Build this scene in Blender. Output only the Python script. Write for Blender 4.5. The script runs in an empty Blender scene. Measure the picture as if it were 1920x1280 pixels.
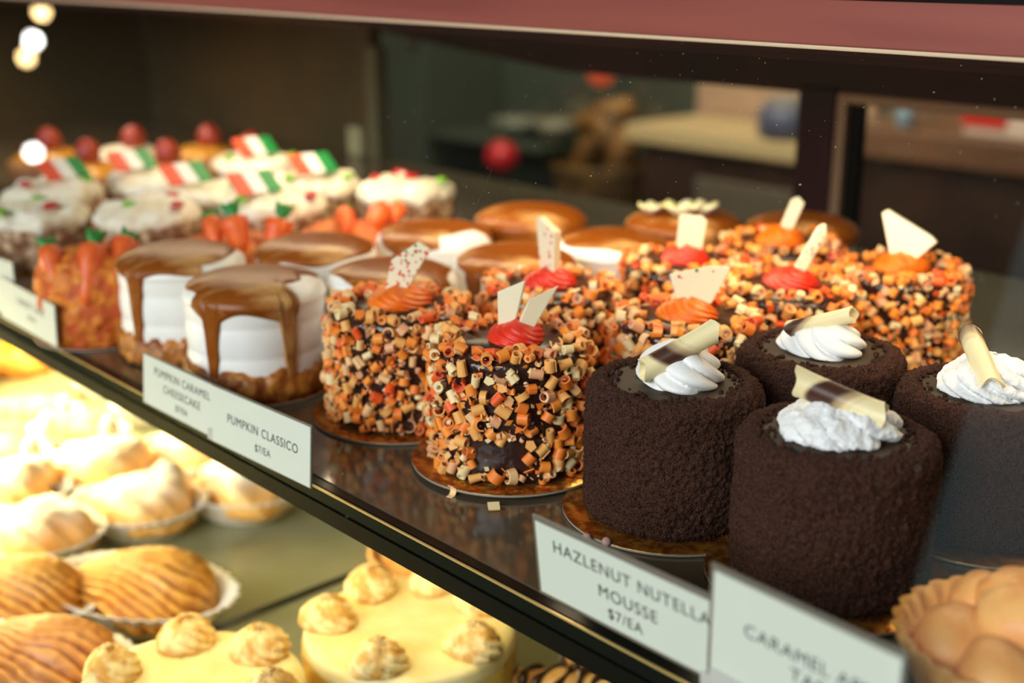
import bpy, math, random
import numpy as np
from mathutils import Vector, Matrix, Euler

S = bpy.context.scene
COL = S.collection
PI = math.pi

# ------------------------------------------------------------------ camera
# world: x runs along the shelves, y into the case, z up; shelf top is z = 0; metres
PITCH, AZ, CAM_H = math.radians(17.2), math.radians(42.5), .2268
FWD = Vector((-math.cos(AZ), math.sin(AZ), 0))
RGT = Vector((math.sin(AZ), math.cos(AZ), 0))
cam_data = bpy.data.cameras.new('camera')
cam = bpy.data.objects.new('camera', cam_data)
COL.objects.link(cam)
look = FWD * math.cos(PITCH) - Vector((0, 0, 1)) * math.sin(PITCH)
upv = FWD * math.sin(PITCH) + Vector((0, 0, 1)) * math.cos(PITCH)
M = Matrix((RGT, upv, -look)).transposed().to_4x4()
M.translation = (0, 0, CAM_H)
cam.matrix_world = M
cam_data.sensor_width = 36
cam_data.lens = 44
cam_data.clip_start = .01
cam_data.dof.use_dof = True
cam_data.dof.focus_distance = .51
cam_data.dof.aperture_fstop = 5.6
S.camera = cam

# ------------------------------------------------------------------ world, lights, exposure
S.view_settings.view_transform = 'Standard'
S.view_settings.look = 'None'
S.view_settings.exposure = 0.15
S.view_settings.gamma = 1.0
S.view_settings.use_curve_mapping = False
S.cycles.use_denoising = True
S.cycles.max_bounces = 8
S.cycles.transparent_max_bounces = 12
S.cycles.caustics_reflective = False
S.cycles.caustics_refractive = False
W = bpy.data.worlds.new('world')
S.world = W
W.use_nodes = True
W.node_tree.nodes['Background'].inputs['Color'].default_value = (.80, .78, .74, 1)
W.node_tree.nodes['Background'].inputs['Strength'].default_value = .12


def area_light(name, loc, aim, size, power, color=(1, 1, 1)):
    l = bpy.data.lights.new(name, 'AREA')
    l.shape = 'RECTANGLE'
    l.size, l.size_y = size
    l.energy = power
    l.color = color
    o = bpy.data.objects.new(name, l)
    COL.objects.link(o)
    o.location = loc
    d = Vector(aim) - Vector(loc)
    o.rotation_euler = d.to_track_quat('-Z', 'Y').to_euler()
    return o


# daylight from the shop front behind the photographer
area_light('shop_front_daylight', (-.15, -2.1, 1.25), (-.55, .45, .03), (2.4, 1.5), 116, (.93, .97, 1.0))
# lamp strip under the case top, just behind the header rail
area_light('case_strip_light', (-.85, .52, .186), (-.85, .56, .0), (1.5, .03), 2.6, (1.0, .78, .50))
# warm lamp strip under the cake shelf that lights the lower shelf
area_light('lower_strip_light', (-1.08, .33, -.018), (-1.02, .36, -.2), (.75, .03), 9.0, (1.0, .80, .38))
area_light('lower_strip_light_end', (-.55, .30, -.018), (-.56, .31, -.2), (.35, .02), .32, (1.0, .84, .48))
# room lamp of the shop behind the case
area_light('back_room_light', (-1.8, 1.45, 1.25), (-1.9, 2.4, -.2), (1.4, 1.0), 38, (1.0, .85, .68))


# ------------------------------------------------------------------ helpers
def lin(r, g, b):
    f = lambda c: (c / 255) / 12.92 if c <= 10 else ((c / 255 + .055) / 1.055) ** 2.4
    return (f(r), f(g), f(b), 1)


MATS = {}


def mat(name, c1, c2=None, scale=200., rough=.5, metal=0., bump=0., bscale=None, spec=.5, sss=0., attr=False,
        lo=.4, hi=.6, coat=0., detail=3., trans=0., emit=None, estr=0., stretch=None):
    if name in MATS:
        return MATS[name]
    m = bpy.data.materials.new(name)
    MATS[name] = m
    m.use_nodes = True
    nt = m.node_tree
    b = nt.nodes['Principled BSDF']
    b.inputs['Roughness'].default_value = rough
    b.inputs['Metallic'].default_value = metal
    b.inputs['Specular IOR Level'].default_value = spec
    b.inputs['Coat Weight'].default_value = coat
    b.inputs['Coat Roughness'].default_value = .08
    b.inputs['Transmission Weight'].default_value = trans
    if sss:
        b.inputs['Subsurface Weight'].default_value = sss
        b.inputs['Subsurface Radius'].default_value = (.004, .003, .002)
        b.inputs['Subsurface Scale'].default_value = 1.
    if emit:
        b.inputs['Emission Color'].default_value = emit
        b.inputs['Emission Strength'].default_value = estr
    b.inputs['Base Color'].default_value = c1
    tc = nt.nodes.new('ShaderNodeTexCoord')
    src = tc.outputs['Object']
    if stretch:
        mp = nt.nodes.new('ShaderNodeMapping')
        mp.inputs['Scale'].default_value = stretch
        nt.links.new(src, mp.inputs['Vector'])
        src = mp.outputs['Vector']
    if attr:
        a = nt.nodes.new('ShaderNodeAttribute')
        a.attribute_name = 'col'
        nt.links.new(a.outputs['Color'], b.inputs['Base Color'])
    elif c2:
        n = nt.nodes.new('ShaderNodeTexNoise')
        n.inputs['Scale'].default_value = scale
        n.inputs['Detail'].default_value = detail
        nt.links.new(src, n.inputs['Vector'])
        r = nt.nodes.new('ShaderNodeValToRGB')
        r.color_ramp.elements[0].position = lo
        r.color_ramp.elements[0].color = c1
        r.color_ramp.elements[1].position = hi
        r.color_ramp.elements[1].color = c2
        nt.links.new(n.outputs['Fac'], r.inputs['Fac'])
        nt.links.new(r.outputs['Color'], b.inputs['Base Color'])
    if bump:
        n2 = nt.nodes.new('ShaderNodeTexNoise')
        n2.inputs['Scale'].default_value = bscale or scale
        n2.inputs['Detail'].default_value = 3
        nt.links.new(src, n2.inputs['Vector'])
        bp = nt.nodes.new('ShaderNodeBump')
        bp.inputs['Strength'].default_value = 1.
        bp.inputs['Distance'].default_value = bump
        nt.links.new(n2.outputs['Fac'], bp.inputs['Height'])
        nt.links.new(bp.outputs['Normal'], b.inputs['Normal'])
    return m


def glass_mat(name, tint=(1, 1, 1, 1), ior=1.5, rough=0.0):
    if name in MATS:
        return MATS[name]
    m = bpy.data.materials.new(name)
    MATS[name] = m
    m.use_nodes = True
    nt = m.node_tree
    nt.nodes.clear()
    out = nt.nodes.new('ShaderNodeOutputMaterial')
    mix = nt.nodes.new('ShaderNodeMixShader')
    tr = nt.nodes.new('ShaderNodeBsdfTransparent')
    tr.inputs['Color'].default_value = tint
    gl = nt.nodes.new('ShaderNodeBsdfGlossy')
    gl.inputs['Roughness'].default_value = rough
    # Schlick reflectance that is the same from both sides of each face
    geo = nt.nodes.new('ShaderNodeNewGeometry')
    dot = nt.nodes.new('ShaderNodeVectorMath')
    dot.operation = 'DOT_PRODUCT'
    nt.links.new(geo.outputs['Incoming'], dot.inputs[0])
    nt.links.new(geo.outputs['Normal'], dot.inputs[1])
    last = dot.outputs['Value']
    f0 = ((ior - 1) / (ior + 1)) ** 2
    for op, val, flip in (('ABSOLUTE', 0, 0), ('SUBTRACT', 1, 1), ('POWER', 5, 0), ('MULTIPLY', (1 - f0) * .55, 0), ('ADD', f0 * .55, 0)):
        n = nt.nodes.new('ShaderNodeMath')
        n.operation = op
        nt.links.new(last, n.inputs[1 if flip else 0])
        if op != 'ABSOLUTE':
            n.inputs[0 if flip else 1].default_value = val
        last = n.outputs[0]
    nt.links.new(last, mix.inputs['Fac'])
    nt.links.new(tr.outputs[0], mix.inputs[1])
    nt.links.new(gl.outputs[0], mix.inputs[2])
    nt.links.new(mix.outputs[0], out.inputs['Surface'])
    return m


def vnoise(P, scale, seed=0):
    """smooth value noise in [-1, 1] for an (n, 3) array"""
    Q = np.asarray(P, float) * scale + seed * 17.31 + 1000.
    I = np.floor(Q).astype(np.int64)
    Fr = Q - I
    Fr = Fr * Fr * (3 - 2 * Fr)
    out = np.zeros(Q.shape[:-1])
    for dx in (0, 1):
        for dy in (0, 1):
            for dz in (0, 1):
                h = (I[..., 0] + dx) * 374761393 + (I[..., 1] + dy) * 668265263 + (I[..., 2] + dz) * 2147483647 + seed * 974711
                h = (h ^ (h >> 13)) * 1274126177
                h = (h ^ (h >> 16)) & 0xffff
                w = (Fr[..., 0] if dx else 1 - Fr[..., 0]) * (Fr[..., 1] if dy else 1 - Fr[..., 1]) * (Fr[..., 2] if dz else 1 - Fr[..., 2])
                out += w * (h / 32767.5 - 1)
    return out


class MB:
    """collects vertices, faces and vertex colours of one mesh"""
    def __init__(s):
        s.v, s.f, s.c = [], [], []

    def add(s, verts, faces, col=(1, 1, 1)):
        o = len(s.v)
        verts = np.asarray(verts, float)
        s.v.extend(map(tuple, verts))
        s.f.extend([tuple(i + o for i in f) for f in faces])
        col = np.asarray(col, float)
        if col.ndim == 1:
            s.c.extend([tuple(col[:3])] * len(verts))
        else:
            s.c.extend(map(tuple, col[:, :3]))
        return s

    def grid(s, P, closed=True, capA=False, capB=False, col=(1, 1, 1)):
        """P[m, n, 3] grid, closed in n"""
        P = np.asarray(P, float)
        m, n = P.shape[:2]
        fs = []
        for i in range(m - 1):
            for j in range(n if closed else n - 1):
                k = (j + 1) % n
                fs.append((i * n + j, i * n + k, (i + 1) * n + k, (i + 1) * n + j))
        if capA:
            fs.append(tuple(range(n - 1, -1, -1)))
        if capB:
            fs.append(tuple((m - 1) * n + j for j in range(n)))
        col = np.asarray(col, float)
        if col.ndim == 3:
            col = col.reshape(-1, 3)
        return s.add(P.reshape(-1, 3), fs, col)

    def box(s, a, b, col=(1, 1, 1)):
        (x0, y0, z0), (x1, y1, z1) = a, b
        v = [(x0, y0, z0), (x1, y0, z0), (x1, y1, z0), (x0, y1, z0), (x0, y0, z1), (x1, y0, z1), (x1, y1, z1), (x0, y1, z1)]
        return s.add(v, [(3, 2, 1, 0), (4, 5, 6, 7), (0, 1, 5, 4), (1, 2, 6, 5), (2, 3, 7, 6), (3, 0, 4, 7)], col)

    def mesh(s, name, smooth=True, attr=False):
        me = bpy.data.meshes.new(name)
        me.from_pydata(s.v, [], s.f)
        me.update()
        if smooth:
            me.polygons.foreach_set('use_smooth', [True] * len(me.polygons))
        if attr:
            a = me.color_attributes.new('col', 'FLOAT_COLOR', 'POINT')
            c = np.ones((len(s.v), 4))
            c[:, :3] = np.array(s.c)
            a.data.foreach_set('color', c.ravel())
        return me

    def build(s, name, m, parent=None, smooth=True, attr=False, bevel=0., loc=None, rot=None, sharp=None):
        me = s.mesh(name, smooth, attr)
        return link(name, me, m, parent, bevel, loc, rot, sharp)


def link(name, me, m=None, parent=None, bevel=0., loc=None, rot=None, sharp=None):
    o = bpy.data.objects.new(name, me)
    COL.objects.link(o)
    if m is not None and len(me.materials) == 0:
        me.materials.append(m)
    if parent:
        o.parent = parent
    if loc:
        o.location = loc
    if rot:
        o.rotation_euler = rot
    if bevel:
        b = o.modifiers.new('edge', 'BEVEL')
        b.width = bevel
        b.segments = 2
        b.limit_method = 'ANGLE'
    return o


def tag(o, label=None, cat=None, group=None, kind=None):
    if label:
        o['label'] = label
    if cat:
        o['category'] = cat
    if group:
        o['group'] = group
    if kind:
        o['kind'] = kind
    return o


def thing(name, loc, rz=0., label=None, cat=None, group=None, kind=None):
    o = bpy.data.objects.new(name, None)
    o.empty_display_size = .01
    COL.objects.link(o)
    o.location = loc
    o.rotation_euler = (0, 0, rz)
    return tag(o, label, cat, group, kind)


def facing(x, y):
    """turn so that local -Y looks at the customer side where the photographer stands, local X runs to their right"""
    return math.atan2(-y, -x) + PI / 2


def ring_angles(n):
    return np.linspace(0, 2 * PI, n, endpoint=False)


def rev(prof, n):
    """profile [(r, z)] -> grid of a surface of revolution"""
    p = np.asarray(prof, float)
    a = ring_angles(n)
    P = np.zeros((len(p), n, 3))
    P[:, :, 0] = p[:, 0:1] * np.sin(a)[None]
    P[:, :, 1] = -p[:, 0:1] * np.cos(a)[None]
    P[:, :, 2] = p[:, 1:2]
    return P


def resample(prof, step):
    p = np.asarray(prof, float)
    d = np.r_[0, np.cumsum(np.hypot(*np.diff(p, axis=0).T))]
    n = max(2, int(d[-1] / step))
    t = np.linspace(0, d[-1], n)
    return np.stack([np.interp(t, d, p[:, 0]), np.interp(t, d, p[:, 1])], 1), t


def normals_of(P):
    """approximate outward normals of a (m, n, 3) closed grid"""
    du = np.roll(P, -1, 1) - np.roll(P, 1, 1)
    dv = np.gradient(P, axis=0)
    N = np.cross(du, dv)
    N /= (np.linalg.norm(N, axis=2, keepdims=True) + 1e-12)
    c = P.mean((0, 1))
    if ((P - c) * N).sum() < 0:
        N = -N
    return N


def arc(cx, cz, r, a0, a1, n=6):
    return [(cx + r * math.cos(math.radians(a0 + (a1 - a0) * i / n)), cz + r * math.sin(math.radians(a0 + (a1 - a0) * i / n))) for i in range(n + 1)]


def plate(poly, thick, rot=Matrix.Identity(3), off=(0, 0, 0)):
    """extruded polygon: outline in local X/Z, thickness along Y"""
    n = len(poly)
    v = [(x, -thick / 2, z) for x, z in poly] + [(x, thick / 2, z) for x, z in poly]
    v = [tuple(rot @ Vector(p) + Vector(off)) for p in v]
    f = [tuple(range(n)), tuple(range(2 * n - 1, n - 1, -1))] + [(i, i + n, (i + 1) % n + n, (i + 1) % n) for i in range(n)]
    return v, f


def tube_path(pts, r, n=10):
    pts = [Vector(p) for p in pts]
    rings = []
    for i, p in enumerate(pts):
        t = (pts[min(i + 1, len(pts) - 1)] - pts[max(i - 1, 0)]).normalized()
        a = t.cross(Vector((0, 0, 1)))
        if a.length < 1e-4:
            a = Vector((1, 0, 0))
        a.normalize()
        b = t.cross(a)
        rr = r[i] if hasattr(r, '__len__') else r
        rings.append([tuple(p + (a * math.cos(k) + b * math.sin(k)) * rr) for k in ring_angles(n)])
    return np.array(rings)


def text_mesh(body, size, align='CENTER', bold=.0):
    cu = bpy.data.curves.new('lettering', 'FONT')
    cu.body = body
    cu.size = size
    cu.align_x = align
    cu.align_y = 'CENTER'
    cu.space_character = 1.12
    cu.offset = 0.0
    cu.extrude = .00004
    o = bpy.data.objects.new('lettering_tmp', cu)
    COL.objects.link(o)
    bpy.context.view_layer.update()
    dg = bpy.context.evaluated_depsgraph_get()
    me = bpy.data.meshes.new_from_object(o.evaluated_get(dg))
    me.materials.clear()
    bpy.data.objects.remove(o)
    bpy.data.curves.remove(cu)
    return me


# ------------------------------------------------------------------ materials
m_gold = mat('gold foil board', lin(214, 150, 62), lin(160, 88, 30), 260, rough=.22, metal=.85, bump=.0004, bscale=120)
m_board_edge = mat('grey card edge', lin(150, 142, 128), rough=.6)
m_crumb = mat('cocoa crumb', lin(30, 16, 12), lin(96, 62, 48), 1500, rough=.95, bump=.0012, bscale=1500, spec=.15, lo=.32, hi=.72)
m_ganache = mat('smooth ganache', lin(64, 51, 38), lin(72, 58, 44), 60, rough=.55, spec=.2)
m_cream = mat('whipped cream', lin(246, 245, 242), rough=.5, sss=.15, bump=.00015, bscale=900)
m_cream_rough = mat('broken whipped cream', lin(244, 244, 242), rough=.65, sss=.1, bump=.0006, bscale=800)
m_curl = mat('two tone chocolate', (1, 1, 1, 1), attr=True, rough=.38, sss=.05)
m_glaze = mat('dark chocolate glaze', lin(40, 22, 18), lin(62, 36, 28), 90, rough=.22, spec=.6, bump=.0006, bscale=300)
m_glaze_top = mat('dark glaze top', lin(66, 52, 42), lin(58, 42, 34), 70, rough=.3, spec=.5)
m_shaving = mat('orange chocolate shavings', (1, 1, 1, 1), attr=True, rough=.5, sss=.08)
m_icing_o = mat('orange icing', lin(247, 128, 30), lin(240, 110, 22), 200, rough=.38, sss=.15)
m_icing_r = mat('red icing', lin(236, 62, 34), lin(226, 50, 30), 200, rough=.36, sss=.15)
m_shard = mat('white chocolate', lin(241, 229, 194), rough=.42, sss=.2)
m_speck_r = mat('red specks', lin(228, 84, 56), rough=.5)
m_speck_g = mat('green specks', lin(60, 140, 70), rough=.5)
m_frost = mat('white frosting', lin(250, 249, 244), lin(244, 242, 234), 40, rough=.42, sss=.2)
m_caramel = mat('caramel sauce', lin(140, 74, 18), lin(208, 160, 98), 26, rough=.30, spec=.25, lo=.52, hi=.70, stretch=(1, 2.6, 1))
m_crumble = mat('caramel crumble', lin(196, 124, 46), lin(140, 76, 26), 160, rough=.4, bump=.001, bscale=300)
m_carrot = mat('orange icing carrot', lin(240, 112, 46), lin(226, 90, 30), 120, rough=.45, sss=.1)
m_leafgreen = mat('green icing leaf', lin(30, 128, 44), rough=.45)
m_nutorange = mat('orange crumb coat', lin(196, 84, 28), lin(228, 136, 38), 110, rough=.6, bump=.001, bscale=250, lo=.42, hi=.62)
m_nutbrown = mat('chopped nut coat', lin(132, 88, 56), lin(214, 188, 150), 170, rough=.7, bump=.0012, bscale=260, lo=.45, hi=.66)
m_topcream = mat('ricotta cream', lin(240, 234, 216), lin(226, 214, 184), 90, rough=.5, sss=.1)
m_wwhite = mat('white wafer', lin(240, 238, 232), rough=.55)
m_wred = mat('red wafer', lin(232, 88, 56), rough=.55)
m_wgreen = mat('green wafer', lin(24, 136, 64), rough=.55)
m_cherry = mat('candied cherry', lin(190, 28, 36), rough=.2, sss=.1)
m_citron = mat('candied citron', lin(116, 176, 34), rough=.3)
m_tartbrown = mat('dark tart shell', lin(150, 96, 46), lin(110, 64, 30), 80, rough=.6)
m_berry = mat('strawberry skin', lin(140, 36, 28), lin(170, 84, 50), 60, rough=.35)
m_goldfruit = mat('glazed peach', lin(206, 150, 60), lin(176, 112, 40), 60, rough=.25)
m_paper = mat('white paper cup', lin(238, 236, 228), rough=.8)
m_sfog = mat('baked layered pastry', (1, 1, 1, 1), attr=True, rough=.45, sss=.05)
m_yellowcake = mat('yellow cake side', lin(238, 208, 104), lin(228, 190, 80), 60, rough=.55)
m_palecream = mat('pale yellow cream', lin(244, 226, 160), lin(238, 214, 138), 50, rough=.45, sss=.1)
m_dustcream = mat('cream dusted with crumbs', lin(212, 158, 70), lin(242, 216, 150), 120, rough=.6, lo=.4, hi=.6)
m_shell = mat('fried cannoli shell', lin(214, 164, 88), lin(240, 206, 140), 60, rough=.5)
m_chip = mat('chocolate chip', lin(56, 38, 28), rough=.4)
m_choc = mat('drizzled chocolate', lin(58, 36, 22), rough=.25)
m_custard = mat('orange custard', lin(232, 150, 66), lin(240, 176, 96), 50, rough=.25)
m_apple = mat('glazed apple', lin(248, 184, 104), lin(236, 156, 76), 70, rough=.45, sss=.25)
m_crust = mat('tart pastry', lin(240, 180, 92), lin(222, 150, 66), 90, rough=.6, bump=.0005, bscale=300)
m_yellowfruit = mat('bright yellow glaze', lin(250, 212, 50), lin(246, 226, 120), 40, rough=.3)
m_flowerw = mat('pale icing petals', lin(236, 230, 160), lin(240, 238, 210), 60, rough=.5)
m_tagpaper = mat('printed card paper', lin(206, 212, 200), rough=.8)
m_ink = mat('black ink', lin(34, 36, 40), rough=.7)
m_acrylic = mat('acrylic sleeve rim', lin(112, 106, 96), rough=.25, spec=.5)
m_clip = mat('clear plastic clip', lin(190, 190, 184), rough=.2)
m_shelf = mat('smoked glass shelf', lin(78, 66, 50), lin(96, 84, 64), 9, rough=.12, spec=.9, detail=4)
m_edge = mat('dark green glass edge', lin(14, 19, 15), rough=.2, spec=.1)
m_edgeglint = mat('painted edge highlight', lin(226, 198, 130), rough=.25, metal=.6)  # highlight on the glass edge, painted as a gold colour
m_edgeblack = mat('black shelf support', lin(10, 11, 9), rough=.4, spec=.12)
m_lowshelf = mat('olive glass shelf', lin(150, 150, 116), lin(132, 134, 102), 6, rough=.16, spec=.6)
m_header_refl = mat('painted maroon reflection', lin(158, 86, 72), lin(134, 70, 60), 5, rough=.4, metal=.2, stretch=(.4, 1, 6))  # reflected maroon of the surroundings painted into the brushed metal's colour
m_brightlip = mat('bright metal lip', lin(214, 190, 156), rough=.45, metal=.1)
m_darkmaroon = mat('dark maroon frame', lin(40, 16, 18), lin(28, 12, 14), 8, rough=.45, spec=.2)
m_olive = mat('olive metal trim', lin(112, 108, 84), rough=.35, metal=.4)
m_tantrim = mat('tan metal trim', lin(128, 104, 84), rough=.35, metal=.3)
m_backpanel = mat('dark case panel', lin(60, 52, 32), lin(86, 66, 38), 3, rough=.5)
m_dust = mat('white dust', lin(226, 220, 208), rough=.9)
g_front = glass_mat('front pane glass', (.985, .99, .985, 1))
g_rear = glass_mat('rear pane glass', (.90, .94, .90, 1))
g_clear = glass_mat('sleeve acrylic', (.97, .97, .96, 1), 1.4)

# ------------------------------------------------------------------ the room
R_floor = MB().box((-6, -3, -1.12), (3, 4, -1.1)).build('floor', mat('shop floor', lin(70, 56, 46), rough=.6), smooth=False)
tag(R_floor, kind='structure')
R_wall = MB().box((-7, 3.2, -1.1), (3, 3.25, 1.62)).build('wall_back', mat('olive back wall', lin(92, 98, 82), lin(104, 92, 72), 1.2, rough=.8), smooth=False)
tag(R_wall, kind='structure')
R_ceil = MB().box((-7, -3, 1.6), (3, 4, 1.64)).build('ceiling', mat('ceiling paint', lin(64, 56, 48), rough=.9), smooth=False)
tag(R_ceil, kind='structure')

# ceiling light panel whose cool light shows in the slanted front pane
m_panel = mat('cool light panel', lin(200, 220, 220), emit=(.44, .66, .70, 1), estr=.72)
lp = thing('ceiling_light_panel', (-.515, .55, 1.6), 0, 'flat cool light panel in the ceiling, mirrored along the right end of the case glass', 'ceiling light')
MB().box((-.33, -.62, -.012), (.33, .62, -.006)).build('diffuser', m_panel, lp, smooth=False)
fr = MB()
for a, b in (((-.35, -.64, -.016), (-.33, .64, 0)), ((.33, -.64, -.016), (.35, .64, 0)), ((-.33, -.64, -.016), (.33, -.62, 0)), ((-.33, .62, -.016), (.33, .64, 0))):
    fr.box(a, b)
fr.build('frame', m_olive, lp, smooth=False)

# small lamps on the shop side; the slanted pane mirrors them at the far left
m_bulb_w = mat('white bulb', (1, 1, 1, 1), emit=(1, .97, .9, 1), estr=38)
m_bulb_y = mat('warm bulb', (1, .9, .7, 1), emit=(1, .66, .28, 1), estr=24)
m_cord = mat('lamp cord', lin(30, 26, 22), rough=.6)
for (x, y, z), mb_, lab in (((-3.785, .673, 1.268), m_bulb_w, 'white pendant bulb mirrored high on the left, just above the warm bulb'),
                            ((-3.76, .617, 1.252), m_bulb_y, 'warm pendant bulb mirrored on the left, just below the white bulb'),
                            ((-3.578, .352, 1.273), m_bulb_w, 'white pendant bulb mirrored over the strawberry tarts on the left'),
                            ((-3.82, .766, 1.283), m_bulb_y, 'warm pendant bulb mirrored at the very top left of the glass')):
    t = thing('pendant_lamp', (x, y, z), 0, lab, 'lamp', 'pendant lamps mirrored in the front glass')
    MB().grid(rev([(.0005, -.021)] + arc(0, 0, .021, -80, 80, 10) + [(.0005, .021)], 20)).build('bulb', mb_, t)
    MB().grid(rev([(.009, .019), (.010, .045), (.006, .062), (.0005, .063)], 14)).build('socket', m_cord, t)
    MB().grid(tube_path([(0, 0, .06), (0, 0, 1.6 - z)], .002, 6)).build('cord', m_cord, t)

# ------------------------------------------------------------------ the display case
case = thing('display_case', (0, .87, -.2), 0, 'bakery display case with header rail painted in its maroon reflection, slanted front pane and dark rear frames', 'display case')
case_inv = Vector((0, -.87, .2))


def cpart(mb, name, m, parent=None, smooth=False, bevel=0.):
    o = mb.build(name, m, parent or case, smooth=smooth, bevel=bevel)
    if parent is None:
        o.location = case_inv
    return o


X0, X1 = -1.75, .35
SL = .668                                   # slope of the front pane
yz = lambda y: .19 + (y - .452) * SL
gm = MB()
th = .0025
y0, y1 = -.12, .452
gv = [(x, y, yz(y) - k) for k in (th, 0) for x, y in ((X0, y0), (X1, y0), (X1, y1), (X0, y1))]
gm.add(gv, [(3, 2, 1, 0), (4, 5, 6, 7), (0, 1, 5, 4), (1, 2, 6, 5), (2, 3, 7, 6), (3, 0, 4, 7)])
fg = cpart(gm, 'front_glass', g_front)
# dust on the pane, and one fine hair
rnd = random.Random(5)
dm = MB()
nrm = Vector((0, -SL, 1)).normalized()
t2 = Vector((0, 1, SL)).normalized()
for k in range(420):
    x = rnd.uniform(-.75, -.10)
    y = rnd.uniform(.26, .45) if rnd.random() < .75 else rnd.uniform(.1, .3)
    if rnd.random() < .45:
        x, y = rnd.gauss(-.33, .07), rnd.gauss(.41, .035)
    if y > .45:
        continue
    c = Vector((x, y, yz(y))) + nrm * .0002
    r = rnd.uniform(.00007, .00017) * (1.7 if rnd.random() < .06 else 1)
    a0 = rnd.uniform(0, PI)
    el = rnd.uniform(1, 2.2) if rnd.random() < .3 else 1
    vs = []
    for q in ring_angles(6):
        vs.append(c + (Vector((1, 0, 0)) * math.cos(a0) + t2 * math.sin(a0)) * math.cos(q) * r * el + (-Vector((1, 0, 0)) * math.sin(a0) + t2 * math.cos(a0)) * math.sin(q) * r)
    dm.add([tuple(v) for v in vs] + [tuple(c + nrm * r * .5)], [(i, (i + 1) % 6, 6) for i in range(6)])
d = cpart(dm, 'dust', m_dust, fg)
tag(d, 'fine white dust specks', kind='stuff')
# hair: from behind the red topped back cakes up across the dark glass
hair_paths = [[(-.4400, .4073), (-.4399, .3990), (-.4367, .3928)], [(-.4165, .3693), (-.4117, .3619), (-.4073, .3537), (-.4012, .3440)]]
for hp in hair_paths:
    cpart(MB().grid(tube_path([(x, y, yz(y) + .0002) for x, y in hp], .00007, 5)), 'hair', mat('grey hair strand', lin(84, 80, 68), rough=.7), fg, smooth=True)

# header rail
cpart(MB().box((X0, .455, .1905), (X1, .462, .2092)), 'header_rail', m_header_refl, bevel=.0006)
cpart(MB().box((X0, .4535, .1888), (X1, .462, .1905)), 'header_lip', m_brightlip, bevel=.0004)
cpart(MB().box((X0, .454, .2092), (X1, .462, .2125)), 'header_seam', m_edgeblack)
cpart(MB().box((X0, .4545, .2125), (X1, .93, .2185)), 'top_panel', m_darkmaroon)
# rear frame: rail, its left taper a reflection built into the shape, posts, trims and sliding panes
rl = MB()
poly = [(-.873, .118), (.35, .1235), (.35, .2125), (X0, .2125), (X0, .168), (-1.244, .1517), (-1.05, .1325)]
v, f = plate(poly, .02, off=(0, .88, 0))
rl.add(v, f)
cpart(rl, 'rear_rail', m_darkmaroon)
cpart(MB().box((-.6005, .865, -.005), (-.5665, .89, .125)), 'rear_post', m_darkmaroon, bevel=.0015)
cpart(MB().box((-.5665, .868, -.005), (-.5575, .884, .1218)), 'pane_trim', m_tantrim, bevel=.001)
cpart(MB().box((-.5575, .868, .1140), (.35, .884, .1218)), 'pane_trim', m_tantrim, bevel=.001)
cpart(MB().box((-.5575, .874, -.005), (-.547, .884, .114)), 'pane_trim', m_edgeblack, bevel=.001)
cpart(MB().box((-1.196, .866, -.005), (-1.176, .884, .126)), 'rear_post', m_olive, bevel=.001)
cpart(MB().box((-1.225, .858, .0), (-1.200, .869, .033)), 'door_pull', mat('pale door pull', lin(150, 148, 118), rough=.4), bevel=.002)
cpart(MB().box((-1.176, .877, -.005), (-.6005, .88, .15)), 'rear_pane', g_rear)
cpart(MB().box((-.547, .877, -.005), (.35, .88, .116)), 'rear_pane', g_rear)
cpart(MB().box((X0, .874, -.2), (-1.196, .89, .17)), 'back_panel', m_backpanel)
cpart(MB().box((X0, .874, -.2), (.35, .89, -.012)), 'lower_back_panel', mat('lower back panel', lin(120, 112, 80), lin(96, 88, 60), 3, rough=.5))
ep = MB()
poly = [(-.1, -.19), (.87, -.19), (.87, .2125), (.455, .2125), (.45, .188), (-.1, yz(-.1))]
Rz = Matrix.Rotation(PI / 2, 3, 'Z')
v, f = plate(poly, .012, Rz, (X0, 0, 0))
ep.add(v, f)
cpart(ep, 'end_panel', m_backpanel)

# the cake shelf and its front edge
sh = MB().box((X0, .2905, -.0085), (X1, .872, -.0002)).build('glass_shelf', m_shelf, smooth=False)
tag(sh, 'long smoked glass shelf that carries all the small cakes and the price cards', 'shelf')
MB().box((X0, .2846, -.0085), (X1, .2905, -.0006)).build('edge_band', m_edge, sh, smooth=False, bevel=.0008)
MB().box((X0, .2838, -.0016), (X1, .2846, -.0008)).build('edge_highlight', m_edgeglint, sh, smooth=False)  # thin gold bar in place of the highlight along the polished edge
MB().box((X0, .2838, -.0165), (X1, .2895, -.0086)).build('support_rail', m_edgeblack, sh, smooth=False)

ls = MB().box((X0, -.12, -.2), (X1, .872, -.1902)).build('lower_shelf', m_lowshelf, smooth=False)
tag(ls, 'olive lower shelf under the pastries and cream cakes', 'shelf')
MB().box((X0, -.128, -.204), (X1, -.12, -.19)).build('edge_band', m_edge, ls, smooth=False)
dv = MB().box((-.662, -.1, -.1902), (-.657, .86, -.1888)).build('shelf_joint', m_edgeblack, ls, smooth=False)

# ------------------------------------------------------------------ the shop behind the case (seen through the rear panes)
def backthing(name, label, cat, parts, loc, group=None):
    t = thing(name, loc, 0, label, cat, group)
    for pn, mb, m, *bv in parts:
        mb.build(pn, m, t, smooth=False, bevel=bv[0] if bv else .004)
    return t


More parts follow.
